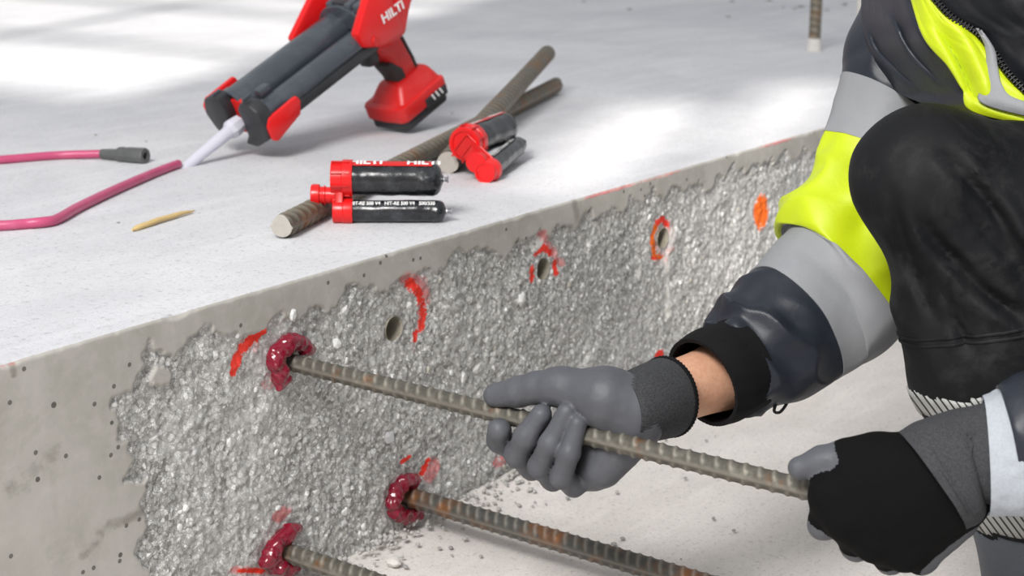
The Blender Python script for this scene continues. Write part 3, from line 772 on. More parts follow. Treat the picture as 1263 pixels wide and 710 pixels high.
# --- twin foil packs with red manifold heads
def cartridge(bA, bB, sA, sB, rb, rs, label, cap_dir, stripe_dir, txt_flip=1):
    bA, bB, sA, sB = [A(*x) for x in (bA, bB, sA, sB)]
    e = empty('foil_cartridge', A(*((bA + sA) / 2)[:2], 0), label, 'cartridge', 'twin foil packs on the slab')
    ax = nrm(bA - bB)
    def pack(a, b, r, seed):
        L = np.linalg.norm(b - a)
        prof = [(-.002, 0), (-.002, r * .95)] + [(t, r * k) for t, k in ((.0, .98), (.006, 1.0), (L * .3, 1.0), (L * .6, 1.0), (L - r * .8, 1.0), (L - r * .5, .97), (L - r * .25, .86), (L - r * .08, .66), (L, .40), (L + .002, .18), (L + .004, 0))]
        t = np.linspace(0, 1, 60); pr = np.array(prof)
        s = np.concatenate([pr[:2, 0], np.linspace(0, L - r * .8, 40), pr[-6:, 0]]); rr = np.interp(s, pr[1:, 0], pr[1:, 1]); rr[0] = 0; rr[-1] = 0
        me = lathe_mesh('foil_pack', list(zip(s, rr)), a, b, 40)
        V = verts(me).astype(float); d = nrm(b - a); tt = (V - a) @ d; c = a + tt[:, None] * d; rad = V - c
        n = fbm(V, .02, 3, seed) * .0011 + np.where(tt > L - r * 1.2, fbm(V, .006, 2, seed + 3) * .0022, 0)
        V = c + rad * (1 + n / r)[:, None]; set_verts(me, V)
        o = part('foil_pack', me, e, M['foil'])
        part('clip_tail', autosmooth(lathe_mesh('clip_tail', [(L - .002, 0), (L - .002, .0034), (L + .0025, .0038), (L + .003, .002), (L + .008, .0045), (L + .009, 0)], a, b, 10)), o, M['clip'])
        return o, d, L
    ob, db, Lb = pack(bA, bB, rb, 5); osm, ds, Ls = pack(sA, sB, rs, 9)
    # manifold
    def disc(a, d, r, l0, l1, name):
        prof = [(l0, 0), (l0, r * .99), (l0 + .001, r), ((l0 + l1) / 2 - .0012, r), ((l0 + l1) / 2, r * .93), (l1 - .001, r * .93), (l1, r * .90), (l1, r * .72), (l1 - .002, r * .70), (l1 - .002, 0)]
        return autosmooth(lathe_mesh(name, prof, a, a + d, 36), 30)
    mh = part('manifold', disc(bA, ax, rb * 1.12, -.014, .012, 'manifold'), e, M['red_gloss'])
    o2 = part('manifold_collar', disc(sA, ax, rs * 1.18, -.014, .010, 'manifold_collar'), mh, M['red_gloss'])
    # radial ribs on the head
    q = nrm(sA - bA - ax * ((sA - bA) @ ax)); sd = np.cross(ax, q)
    Rm = lambda: Matrix((tuple(ax), tuple(q), tuple(sd))).transposed()
    for k in range(7):
        t = -pi * .5 + k * pi * 2 / 9 + pi * .72; rd = -q * cos(t) + sd * sin(t); tn = np.cross(ax, rd)
        bm = bmesh.new(); box_bm(bm, tuple(bA + ax * .0 + rd * rb * 1.10), (.022, .0035, .0018), Matrix((tuple(ax), tuple(rd), tuple(tn))).transposed(), .0004, 1)
        part('rib', bm_mesh('rib', bm), mh, M['red'])
    mid = (bA + sA) / 2
    bm = bmesh.new(); dist = np.linalg.norm(sA - bA)
    box_bm(bm, tuple(mid + ax * .002), (.010, dist, rs * 1.7), Rm(), .002, 2)
    box_bm(bm, tuple(mid + ax * .008), (.006, dist * .5, rs * 1.2), Rm(), .002, 2)
    part('bridge', autosmooth(bm_mesh('bridge', bm)), mh, M['red'])
    ca = bA + q * (dist * .52) + ax * .006; r_ = rs * 1.02
    part('outlet_cap', autosmooth(lathe_mesh('outlet_cap', [(-.004, 0), (-.004, r_ * .75), (.012, r_ * .75), (.013, r_ * .86), (.0145, r_ * .86), (.015, r_ * .78), (.019, r_ * .80), (.020, r_), (.024, r_ * 1.02), (.029, r_ * 1.0), (.030, r_ * .93), (.030, 0)], ca, ca + A(*cap_dir), 30), 30), e, M['red_gloss'])
    # red label strip with white wordmark, along the top of the wide pack
    def onto(a, d, L, r, top, x, y, off):
        s = nrm(np.cross(top, d)) ; t2 = nrm(top - d * (top @ d)); an = y / r
        return a + d * x + (t2 * cos(an) + s * sin(an)) * (r + off)
    top = A(*stripe_dir)
    xs = np.linspace(.004, Lb - rb * .55, 30); ys = np.linspace(-.0075, .0075, 8)
    V = np.array([onto(bA, db, Lb, rb, top, x, y, .0009) for x in xs for y in ys])
    st = part('label_strip', mesh_np('label_strip', V, grid_faces(len(xs), len(ys))), e, M['red'])
    tx = (.030, .100) if Lb > .12 else (.03, .08)
    for c in tx:
        part('wordmark', text_mesh('HILTI', .0155, lambda x, y: onto(bA, db, Lb, rb, top, c + txt_flip * x * 1.15, txt_flip * y, .0016), .0006), st, M['white_print'])
    ps = nrm(top * 1.0 + nrm(-FW) * .75)
    part('print_line', text_mesh('HIT-RE 500 V4   HIT-RE 500 V4   500/330', .0072, lambda x, y: onto(sA, ds, Ls, rs, ps, Ls * .5 + txt_flip * x * .82, txt_flip * y, .0012), .0002), osm, M['white_print'])
    return e
dS = 1.99
sA = onz(421, 260.0, .0140); sB = onz(549, 260.0, .0140)
k = (sA - CAM) @ FW + .002
bA_ = P(421, 220.0, k); bB_ = P(545, 221, k + .003)
cartridge(bA_, bB_, sA, sB, .0205, .0132, 'black twin foil pack with red head lying sideways in front, nearer the slab edge', -RT, nrm(UP * 1.0 - FW * .22))
sA2 = onz(601, 211, .0140); kk = (sA2 - CAM) @ FW
sB2 = P(640, 178, kk + .15)
bA2 = P(577, 176, kk + .03); bB2 = P(626, 156, kk + .15)
cartridge(bA2, bB2, sA2, sB2, .0225, .0140, 'black twin foil pack end on, its red capped head facing out, behind the sideways one', nrm(sA2 - sB2), nrm(UP * 1.0 + RT * -.35 - FW * .2))

# --- wood splinter and crumbs
a, b = onz(163, 286), onz(241, 262)
n = 14; K = np.array([a + (b - a) * t for t in np.linspace(0, 1, n)]); K[:, 2] = .0026 + .002 * np.sin(np.linspace(0, 3, n))
me = tube_mesh('wood_splinter', K, np.interp(np.linspace(0, 1, n), [0, .06, .5, .9, 1], [.0012, .0036, .0036, .0022, .0004]), 6)
V = verts(me).astype(float); V += fbm(V, .01, 2, 4)[:, None] * .0006; set_verts(me, V)
thing('wood_splinter', me, 'pale wood splinter lying on the slab beside the pink hose', 'splinter', mat=M['wood'])
def crumb(name, p, s, seed, mat, label, cat='crumb', group=None, flat=.6):
    bm = bmesh.new(); bmesh.ops.create_icosphere(bm, subdivisions=2, radius=1.0); r = random.Random(seed)
    sx, sy = r.uniform(.7, 1.2), r.uniform(.7, 1.2)
    for v in bm.verts: v.co = Vector((v.co.x * sx, v.co.y * sy, v.co.z * flat)) * (r.uniform(.82, 1.1)) * s
    for v in bm.verts: v.co += Vector(tuple(p)) + Vector((0, 0, s * flat * .75))
    return thing(name, bm_mesh(name, bm), label, cat, group, mat=M[mat])
FZ = FLOOR + .002
crumb('concrete_lump', onz(486, 697, FZ), .010, 3, 'crumb_light', 'pale round concrete lump on the lower floor near the wall foot', 'rubble')
rg = random.Random(5)
for i, (px, py) in enumerate([(556, 676), (542, 677), (610, 640), (757, 672), (768, 665), (500, 700), (646, 590), (845, 590), (880, 640), (905, 655), (700, 615), (840, 690)]):
    crumb('floor_crumb', onz(px, py, FZ), rg.uniform(.0016, .0036), 20 + i, 'crumb', 'tiny grey concrete crumb on the pale lower floor', 'crumb', 'crumbs on the lower floor')
for i, (px, py) in enumerate([(776, 12), (898, 21), (903, 2), (949, 1), (966, 9), (980, 11), (1020, 13), (988, 9), (1042, 6), (720, 2)]):
    crumb('slab_crumb', onz(px, py), rg.uniform(.006, .013), 50 + i, 'crumb', 'small dark concrete crumb far back on the upper slab', 'crumb', 'crumbs far back on the slab', .28)
for i, (px, py) in enumerate([(627, 163), (558, 140), (118, 167), (180, 175), (146, 275)]):
    crumb('slab_grit', onz(px, py), rg.uniform(.002, .0034), 70 + i, 'crumb', 'single speck of grey grit on the bright slab top', 'crumb', 'grit on the slab top', .5)
# ------------------------------------------------------------------ the worker
def cloth(name, rgb, rough=.6, var=.18, weave=0.0, dust=.1, wscale=900, **kw):
    t = NT(name); c = srgb(*rgb); n = t.noise(14, 4); 
    col = t.mix(n, tuple(x * (1 - var) for x in c[:3]) + (1,), tuple(min(1, x * (1 + var)) for x in c[:3]) + (1,))
    if dust: col = t.mix(t.ramp(t.noise(18, 6, .7, dist=.5), [(.5, 0.0), (.8, dust)]), col, srgb(150, 150, 150))
    wv = t.noise(wscale, 2, .6)
    if weave: col = t.mix(t.ramp(wv, [(.35, weave), (.6, 0.0)]), col, tuple(x * .35 for x in c[:3]) + (1,))
    return t.out(col, rough, t.bump(wv, .25, .0006, t.bump(t.noise(35, 3), .25, .004)), **kw)
M['navy'] = cloth('dark_jacket_cloth', (38, 42, 51), .40, .15, .15, .05, Specular_IOR_Level=.35)
M['yellow'] = cloth('hi_vis_yellow_cloth', (194, 212, 8), .5, .06, .06, 0.0, Sheen_Weight=.1)
M['reflect'] = cloth('grey_reflective_tape', (142, 144, 148), .6, .05, .1, 0.0)
M['trouser'] = cloth('black_work_cloth', (20, 21, 24), .66, .2, .25, .10, Specular_IOR_Level=.22)
M['hem'] = cloth('slate_hem_cloth', (92, 98, 107), .6, .1, .2, .1)
M['rib'] = cloth('black_rib_knit', (20, 20, 22), .8, .15, .5, .0, 1400, Specular_IOR_Level=.2)
M['knit'] = cloth('charcoal_knit', (62, 63, 66), .85, .2, .8, .0, 600)
M['denim'] = cloth('grey_marled_knit', (62, 63, 67), .85, .2, .75, .0, 750)
M['lining'] = cloth('pale_grey_lining', (172, 178, 186), .75, .08, .15, .0, 500)
M['coat'] = cloth('grey_nitrile_coating', (84, 86, 92), .5, .18, .12, .10, 1300, Specular_IOR_Level=.4)
M['glove_black'] = cloth('black_glove_knit', (10, 10, 11), .85, .15, .3, .0, 1500, Specular_IOR_Level=.15)
M['vest'] = cloth('black_vest_cloth', (22, 24, 29), .6, .15, .2, .05, Specular_IOR_Level=.25)
M['boot'] = cloth('dark_boot_leather', (48, 46, 44), .55, .15, .1, .1)
M['zip'] = plain('black_zip', (18, 18, 20), .4)
M['helmet'] = plain('white_helmet', (225, 225, 222), .3, .03)
M['hair'] = plain('brown_hair', (70, 52, 38), .6, .3, 200)
def skin_mat():
    t = NT('skin'); n = t.noise(30, 4); n2 = t.noise(240, 3)
    c = t.mix(n, srgb(206, 152, 122), srgb(222, 176, 148)); c = t.mix(t.ramp(n2, [(.4, .25), (.55, 0.0)]), c, srgb(186, 126, 98))
    return t.out(c, .5, t.bump(n2, .12, .001), Subsurface_Weight=.08, Subsurface_Radius=(.012, .005, .003))
M['skin'] = skin_mat()
def stripe_mat():
    t = NT('striped_reflective_tape')
    dv = (RT * 1.3 + UP) / (1.3 * .0062)
    d = t.n.new('ShaderNodeVectorMath'); d.operation = 'DOT_PRODUCT'; t.link(t.tc.outputs['Object'], d.inputs[0]); d.inputs[1].default_value = tuple(dv)
    fr = t.math('FRACT', d.outputs['Value'])
    c = t.mix(t.math('LESS_THAN', fr, .30), srgb(166, 167, 164), srgb(30, 30, 32))
    return t.out(c, .5)
M['stripe'] = stripe_mat()

def B(px): return 1.58 - (px - 542) * .000519          # depth of the held bar's axis
person = empty('person', A(.45, -.62, FLOOR), 'crouching worker in black and yellow jacket gripping a steel bar with gloves', 'person')
cap = lambda a, b, ra, rb, sq=None: (a, b, ra, rb, sq) if sq is not None else (a, b, ra, rb)

# joints
SH_R = P(1190, -110, 1.72); EL_R = P(1052, 348, 1.685); WR_R = P(812, 490, 1.535)
FA_R = P(890, 463, 1.592)
SH_L = P(1500, -120, 1.40); EL_L = P(1490, 500, 1.27); WR_L = P(1180, 580, 1.30)
KNEE = P(1143, 224, 1.45); HIP_R = P(1600, 410, 1.60)
ANK = P(1345, 838, 1.52)
HIP_L = HIP_R - FW * .0 + nrm(np.cross(UP, nrm(KNEE - HIP_R))) * .0
HIP_L = HIP_R + A(*(-HD)) * .20
KNEE_L = A(*(HIP_L + RT * -.12 + HD * -.10)); KNEE_L[2] = FLOOR + .075
FOOT_L = KNEE_L + RT * .36 + HD * .08; FOOT_L[2] = FLOOR + .06
PEL = (HIP_R + HIP_L) / 2
CHEST = (SH_R + SH_L) / 2
NECK = CHEST + UP * .10 - RT * .04; HEAD = NECK + UP * .14 - RT * .06

def body():
    arm = [cap(SH_R, EL_R, .046, .036), cap(EL_R, FA_R, .036, .0335), cap(FA_R, WR_R, .0335, .0300),
           cap(SH_L, P(1548, 240, 1.325), .042, .038), cap(P(1548, 240, 1.325), P(1522, 462, 1.278), .038, .036), cap(P(1522, 462, 1.278), WR_L, .037, .028)]
    trunk = [cap(PEL, (PEL + CHEST) / 2, .11, .10), cap((PEL + CHEST) / 2, CHEST - UP * .06, .10, .105), cap(SH_R, SH_L, .042, .042), cap(CHEST, NECK + UP * .03, .05, .054)]
    legs = [cap(HIP_R, KNEE, .066, .034), cap(KNEE, ANK, .030, .03), cap(HIP_L, KNEE_L, .066, .036), cap(KNEE_L, FOOT_L, .034, .03)]
    fwd = nrm(-RT + A(0, 0, -.35)); side = nrm(np.cross(UP, fwd)); hu = np.cross(fwd, side)
    hc = HEAD
    head = [cap(hc + hu * .03 - fwd * .02, hc + hu * .03 + fwd * .015, .078, .074), cap(hc - hu * .03 + fwd * .03, hc - hu * .07 + fwd * .055, .058, .036), cap(NECK, hc - hu * .02, .055, .06),
            cap(hc + hu * .015 + fwd * .088, hc - hu * .022 + fwd * .112, .010, .015), cap(hc - hu * .052 + fwd * .088 - side * .018, hc - hu * .052 + fwd * .088 + side * .018, .010, .010)]
    for s in (-1, 1):
        head.append(cap(hc + hu * .02 + side * s * .078, hc - hu * .02 + side * s * .078, .018, .013)); head.append(cap(hc + hu * .022 + fwd * .070 + side * s * .032, hc + hu * .022 + fwd * .072 + side * s * .032, .014, .014))
    me = sdf_mesh('body', [(.03, .03, trunk + legs), (.01, .03, arm), (.008, .02, head)], .0075, 3)
    b = part('body', me, person, M['skin'])
    for s in (-1, 1):
        me = sdf_mesh('eye', [(0, 0, [cap(hc + hu * .022 + fwd * .0775 + side * s * .032, hc + hu * .022 + fwd * .0785 + side * s * .032, .011, .011)])], .002, 1); part('eye', me, b, M['lining'])
    top = [cap(hc + hu * .052 - fwd * .03, hc + hu * .052 + fwd * .02, .094, .090)]
    def cut(X, Fd): return np.maximum(Fd, -((X - (hc + hu * .042)) @ hu)).astype(np.float32)
    hm = part('helmet', sdf_mesh('helmet', [(.01, .01, top)], .005, 2, cut), person, M['helmet'])
    part('helmet_brim', sdf_mesh('helmet_brim', [(.01, 0, [cap(hc + hu * .044 + fwd * .05, hc + hu * .040 + fwd * .11, .075, .045, (hu, 14.0))])], .004, 1), hm, M['helmet'])
    hairp = [cap(hc + hu * .02 - fwd * .03, hc - hu * .03 - fwd * .045, .082, .066)]
    part('hair', sdf_mesh('hair', [(.01, 0, hairp)], .006, 2), b, M['hair'])
body()

def glove(name, groups, h, fmat_fn, mats, label, post=None):
    me = sdf_mesh(name, groups, h, 2, post)
    V = verts(me).astype(float); n = len(me.polygons)
    q = np.empty(n * 4, np.int32); me.polygons.foreach_get('vertices', q); Cc = V[q.reshape(-1, 4)].mean(1)
    o = part(name, me, person, mats)
    if fmat_fn is not None: o.data.polygons.foreach_set('material_index', fmat_fn(Cc).astype(np.int32))
    o['label'] = label; return o
def chain(pts, radii): return [cap(A(*pts[i]), A(*pts[i + 1]), radii[i], radii[i + 1]) for i in range(len(pts) - 1)]
H = lambda x, y, dd: P(x, y, B(x) + dd)
# right hand: palm side seen, four fingers closed round the bar, thumb laid along the top
f_index = chain([H(668, 545, .046), H(638, 556, .030), H(616, 542, .002), H(616, 530, -.016)], [.0130, .0122, .0120, .0116])
f_mid = chain([H(684, 562, .046), H(656, 576, .024), H(638, 560, -.004), H(649, 538, -.020), H(668, 511, -.019)], [.0130, .0118, .0120, .0114, .0100])
f_ring = chain([H(706, 575, .044), H(682, 590, .022), H(666, 575, -.006), H(679, 547, -.022), H(699, 508, -.019)], [.0128, .0112, .0112, .0106, .0094])
f_pink = chain([H(724, 585, .040), H(708, 598, .018), H(693, 588, -.006), H(702, 558, -.019), H(713, 522, -.017)], [.0122, .0106, .0106, .0098, .0086])
wrist = H(786, 505, .030)
palm = [cap(wrist, H(668, 545, .046), .023, .016), cap(wrist, H(690, 560, .048), .023, .017), cap(wrist, H(720, 575, .046), .023, .017), cap(H(788, 516, .034), H(730, 583, .034), .022, .0175),
        cap(H(780, 530, .030), H(744, 577, .026), .024, .0185)]
thenar = [cap(H(782, 498, .028), H(748, 491, .010), .0245, .0268), cap(H(748, 491, .010), H(690, 477, .000), .0268, .0180)]
thumb = chain([H(694, 477, .0), H(662, 478, -.004), H(640, 483, -.006), H(611, 487, -.006)], [.0185, .0150, .0142, .0118])
def wr(seed, amp=.0007):
    def post(X, Fd): return Fd + (fbm(X.reshape(-1, 3), .007, 2, seed).reshape(Fd.shape) * amp).astype(np.float32)
    return post
gR = glove('work_glove', [(.010, .003, palm), (.014, .012, thenar), (.005, .007, thumb), (.005, .0008, f_index), (.005, .0008, f_mid), (.005, .0008, f_ring), (.005, .0008, f_pink)], .0017, None, [M['coat']],
           'grey coated glove with thumb laid along the bar', wr(31, .0006))

def rings_mesh(name, R, n=64, fold=None, caps=False):
    """R rows: centre xyz, half width in the picture plane, half depth; rings perpendicular to the path (tilt allowed)"""
    Cn = R[:, :3]; T = np.gradient(Cn, axis=0); T /= np.linalg.norm(T, axis=1)[:, None]
    view = nrm(P(*[900, 380], 1.0) - CAM)
    Wd = np.cross(T, view); Wd /= np.linalg.norm(Wd, axis=1)[:, None]; Dd = np.cross(Wd, T)
    if R.shape[1] > 5:   # tilt of the ring inside the picture plane
        ct, st = np.cos(R[:, 5])[:, None], np.sin(R[:, 5])[:, None]; Wd, T = Wd * ct + T * st, T * ct - Wd * st
    th = np.linspace(0, 2 * pi, n, endpoint=False)
    V = Cn[:, None] + np.cos(th)[None, :, None] * Wd[:, None] * R[:, 3][:, None, None] + np.sin(th)[None, :, None] * Dd[:, None] * R[:, 4][:, None, None]
    if fold is not None:
        rad = V - Cn[:, None]; ln = np.linalg.norm(rad, axis=2, keepdims=True)
        V = V + rad / ln * fold(V, th)[..., None]
    return V
def sub_sleeve(name, V, i0, i1, parent, mat, off=0.0, thick=.0014, label=None):
    G = V[i0:i1 + 1]; nu, nv = G.shape[:2]
    Nn = np.cross(np.gradient(G, axis=0), np.roll(G, -1, 1) - np.roll(G, 1, 1)); Nn /= np.linalg.norm(Nn, axis=2, keepdims=True) + 1e-9
    cen = G.mean(1, keepdims=True)
    if ((G - cen) * Nn).sum() < 0: Nn = -Nn
    O = G + Nn * off; I = G + Nn * (off - thick)
    VV = np.concatenate([O.reshape(-1, 3), I.reshape(-1, 3)]); n = nu * nv
    f = grid_faces(nu, nv, True); fi = f[:, ::-1] + n
    j = np.arange(nv); e = (nu - 1) * nv
    r0 = np.stack([j, n + j, n + (j + 1) % nv, (j + 1) % nv], 1); r1 = np.stack([e + j, e + (j + 1) % nv, n + e + (j + 1) % nv, n + e + j], 1)
    me = mesh_np(name, VV, np.concatenate([f, fi, r0, r1]))
    bm = bmesh.new(); bm.from_mesh(me); bmesh.ops.recalc_face_normals(bm, faces=bm.faces); bm.to_mesh(me); bm.free()
    autosmooth(me, 60)
    o = part(name, me, parent, mat)
    if label: o['label'] = label
    return o
def rowsP(rows): return np.array([list(P(x, y, d)) + [w / FPX * d, w / FPX * d * k] + ([t] if True else []) for x, y, d, w, k, t in rows])

# knit cuff of the right glove
def ribs(amp, cnt): return lambda V, th: np.broadcast_to(np.abs(np.sin(th * cnt / 2)) * amp, V.shape[:2])
R = crom(rowsP([(768, 506, 1.478, 40, .98, 0.02), (780, 503, 1.484, 43, .98, 0.02), (796, 498, 1.496, 46, .95, 0.03), (812, 493, 1.512, 48, .93, 0.05), (825, 488.5, 1.524, 48.5, .9, .08)]), 30)
V = rings_mesh('c', R, 120, ribs(.0009, 60))
sub_sleeve('knit_cuff', V, 0, 29, gR, M['knit'], 0, .003)
V2 = V[27:]; sub_sleeve('cuff_edge', V, 27, 29, gR, M['rib'], .0012, .004)

# right sleeve: jacket > shoulder, band, yellow panel, band, dark end, rib cuff
jacket = None
rowsS = [(1212, -150, 1.70, 105, .9, 0), (1165, -50, 1.695, 92, .9, 0), (1136, 30, 1.69, 80, .9, 0), (1112, 85, 1.685, 76, .9, .0), (1098, 122, 1.683, 70, .9, .20), (1080, 175, 1.68, 62, .95, .25), (1070, 225, 1.675, 72, .95, .10), (1058, 285, 1.665, 94, .85, .08),
         (1038, 348, 1.65, 99, .8, .26), (1008, 376, 1.64, 92, .8, .12), (978, 400, 1.625, 84, .8, 0), (948, 424, 1.61, 78, .8, 0), (922, 443, 1.598, 71, .8, 0), (904, 454, 1.59, 62, .8, 0), (896, 458, 1.586, 54, .8, 0)]
NS = 220
RS = crom(rowsP(rowsS), NS); TS = np.linspace(0, len(rowsS) - 1, NS)
def sleeve_fold(V, th):
    q = V.reshape(-1, 3); nu, nv = V.shape[:2]
    t = TS[:, None] * np.ones(nv)[None]; a = np.cos(th)[None] * np.ones(nu)[:, None]; b = np.sin(th)[None] * np.ones(nu)[:, None]
    s = np.stack([t * .85 + a * .45, a * 1.1, b * 1.1], -1).reshape(-1, 3)
    r = 1 - np.abs(fbm(s, 1.25, 2, 61)) * 2.4
    amp = np.interp(TS, [0, 3, 4, 5, 6, 7, 8, 10, 11, 13.3, 14], [.008, .007, .003, .004, .013, .018, .006, .003, .013, .012, .001])
    return (r - .5).reshape(nu, nv) * amp[:, None]
VS = rings_mesh('s', RS, 110, sleeve_fold)
ti = lambda t: int(np.argmin(np.abs(TS - t)))
jk = sub_sleeve('jacket_sleeve', VS, 0, ti(4.14), person, M['navy'], 0, .003, 'dark upper part of the sleeve')
sub_sleeve('reflective_band', VS, ti(4.10), ti(5.30), jk, M['reflect'], .0012, .003, 'grey reflective band round the upper arm')
sub_sleeve('yellow_panel', VS, ti(5.27), ti(8.07), jk, M['yellow'], .0004, .003, 'bright yellow middle of the sleeve')
sub_sleeve('reflective_band', VS, ti(8.05), ti(9.95), jk, M['reflect'], .0016, .003, 'grey reflective band round the forearm')
sub_sleeve('sleeve_end', VS, ti(9.9), NS - 1, jk, M['navy'], .0004, .003, 'puffed dark end of the sleeve')
R = crom(rowsP([(918, 447, 1.592, 58, .95, 0), (898, 457, 1.582, 60, .97, 0), (882, 464, 1.572, 61, .97, -.03), (866, 472, 1.562, 58, .97, -.05)]), 40)
V = rings_mesh('c', R, 140, ribs(.0009, 80)); sub_sleeve('rib_cuff', V, 0, 39, jk, M['rib'], 0, .004, 'black ribbed wrist cuff')
lp = crom([P(966, 486, 1.60), P(958, 496, 1.597), P(955, 507, 1.597), P(962, 508, 1.597), P(970, 498, 1.598), P(973, 488, 1.60)], 24)
T, U, W = frames(np.asarray(lp)); dpt = FW * .003
Vr = np.concatenate([lp + dpt, lp - dpt]); nn = len(lp); me = mesh_np('hanger_loop', Vr, np.stack([np.arange(nn - 1), np.arange(1, nn), nn + np.arange(1, nn), nn + np.arange(nn - 1)], 1))
o = part('hanger_loop', tube_mesh('hanger_loop', np.asarray(lp), .0016, 8), jk, M['zip'])

# left hand: back of the glove to us
P_ = P
m_i, m_m, m_r, m_p = P(1025, 610, 1.318), P(1043, 640, 1.315), P(1078, 666, 1.315), P(1116, 680, 1.315)
wl = P(1165, 592, 1.305)
sqv = None
backp = [cap(wl, m_i, .033, .0185), cap(wl, m_m, .035, .0185), cap(wl, m_r, .035, .0180), cap(P(1172, 610, 1.31), m_p, .030, .0165), cap(P(1150, 575, 1.305), P(1075, 562, 1.312), .027, .0185), cap(P(1150, 575, 1.305), P(1060, 590, 1.315), .028, .022)]
fi = chain([m_i, P(1016, 646, 1.335), P(1024, 640, 1.365), P(1030, 600, 1.385)], [.0165, .0125, .0120, .0110])
fm_ = chain([m_m, P(1056, 673, 1.338), P(1062, 664, 1.366), P(1060, 620, 1.382)], [.0165, .0122, .0118, .0108])
fr = chain([m_r, P(1098, 689, 1.336), P(1100, 680, 1.362), P(1092, 636, 1.375)], [.0160, .0120, .0116, .0106])
fp_ = chain([m_p, P(1136, 690, 1.334), P(1136, 682, 1.358), P(1125, 645, 1.365)], [.0150, .0115, .0110, .0100])
th_a = [cap(P(1085, 560, 1.312), P(1045, 562, 1.318), .0175, .0135)]
th_b = chain([P(1045, 563, 1.318), P(1015, 569, 1.325), P(986, 577, 1.330)], [.0135, .0120, .0098])
heel = [cap(P(1175, 640, 1.315), P(1140, 684, 1.325), .020, .013)]
def lmat(Cc):
    black = np.min([seg_sdf(Cc, A(*p[0]), A(*p[1]), p[2], p[3]) for p in backp + th_a], 0)
    grey = np.min([seg_sdf(Cc, A(*p[0]), A(*p[1]), p[2], p[3]) for p in fi[1:] + fm_[1:] + fr[1:] + fp_[1:] + th_b + heel], 0)
    g0 = np.min([seg_sdf(Cc, A(*p[0]), A(*p[1]), p[2], p[3]) for p in (fi[0], fm_[0], fr[0], fp_[0])], 0)
    dep = (Cc - CAM) @ FW
    return ((grey < black - .0005) & (grey < g0 + .001)) | (dep > 1.338)
gLft = glove('work_glove', [(.006, .004, fi), (.006, .0016, fm_), (.006, .0016, fr), (.006, .0016, fp_), (.014, .006, backp), (.008, .006, th_a + th_b), (.01, .008, heel)], .0017, lmat, [M['glove_black'], M['coat']],
             'black backed glove with grey coated finger ends', wr(37, .0005))
R = crom(rowsP([(1150, 593, 1.298, 70, .95, -.03), (1168, 582, 1.297, 71, .92, .02), (1188, 571, 1.293, 67, .88, .12), (1206, 563, 1.29, 62, .78, .22), (1222, 558, 1.285, 62, .8, .25), (1245, 553, 1.28, 62, .8, .25)]), 60)
V = rings_mesh('c', R, 150, lambda V, th: ribs(.0006, 90)(V, th) + fbm(V.reshape(-1, 3), .03, 2, 8).reshape(V.shape[:2]) * .0025)
sub_sleeve('knit_cuff', V, 0, 59, gLft, M['denim'], 0, .003, 'grey marled knit cuff')
# left sleeve
R = crom(rowsP([(1216, 562, 1.287, 74, .8, .1), (1232, 560, 1.285, 78, .8, .1), (1252, 556, 1.283, 82, .8, .12), (1270, 552, 1.28, 84, .8, .1)]), 40)
V = rings_mesh('c', R, 120, lambda V, th: fbm(V.reshape(-1, 3), .02, 3, 18).reshape(V.shape[:2]) * .003)
jl = None
R2 = crom(rowsP([(1246, 556, 1.283, 80, .85, .1), (1275, 548, 1.28, 88, .85, .05), (1330, 535, 1.278, 92, .9, 0), (1420, 515, 1.275, 96, .9, 0), (1500, 480, 1.275, 100, .95, 0), (1545, 400, 1.29, 102, .95, 0), (1550, 250, 1.32, 104, .95, 0), (1530, 60, 1.36, 112, .95, 0), (1500, -90, 1.40, 125, .95, 0)]), 160)
VL = rings_mesh('s', R2, 100, lambda V, th: (1 - np.abs(fbm(V.reshape(-1, 3), .07, 3, 71).reshape(V.shape[:2])) * 2.4 - .4) * .006)
jl = sub_sleeve('jacket_sleeve', VL, 0, 159, person, M['navy'], 0, .003, 'dark sleeve of the near arm')
sub_sleeve('sleeve_lining', V, 0, 39, jl, M['lining'], 0, .003, 'pale grey turned out lining')

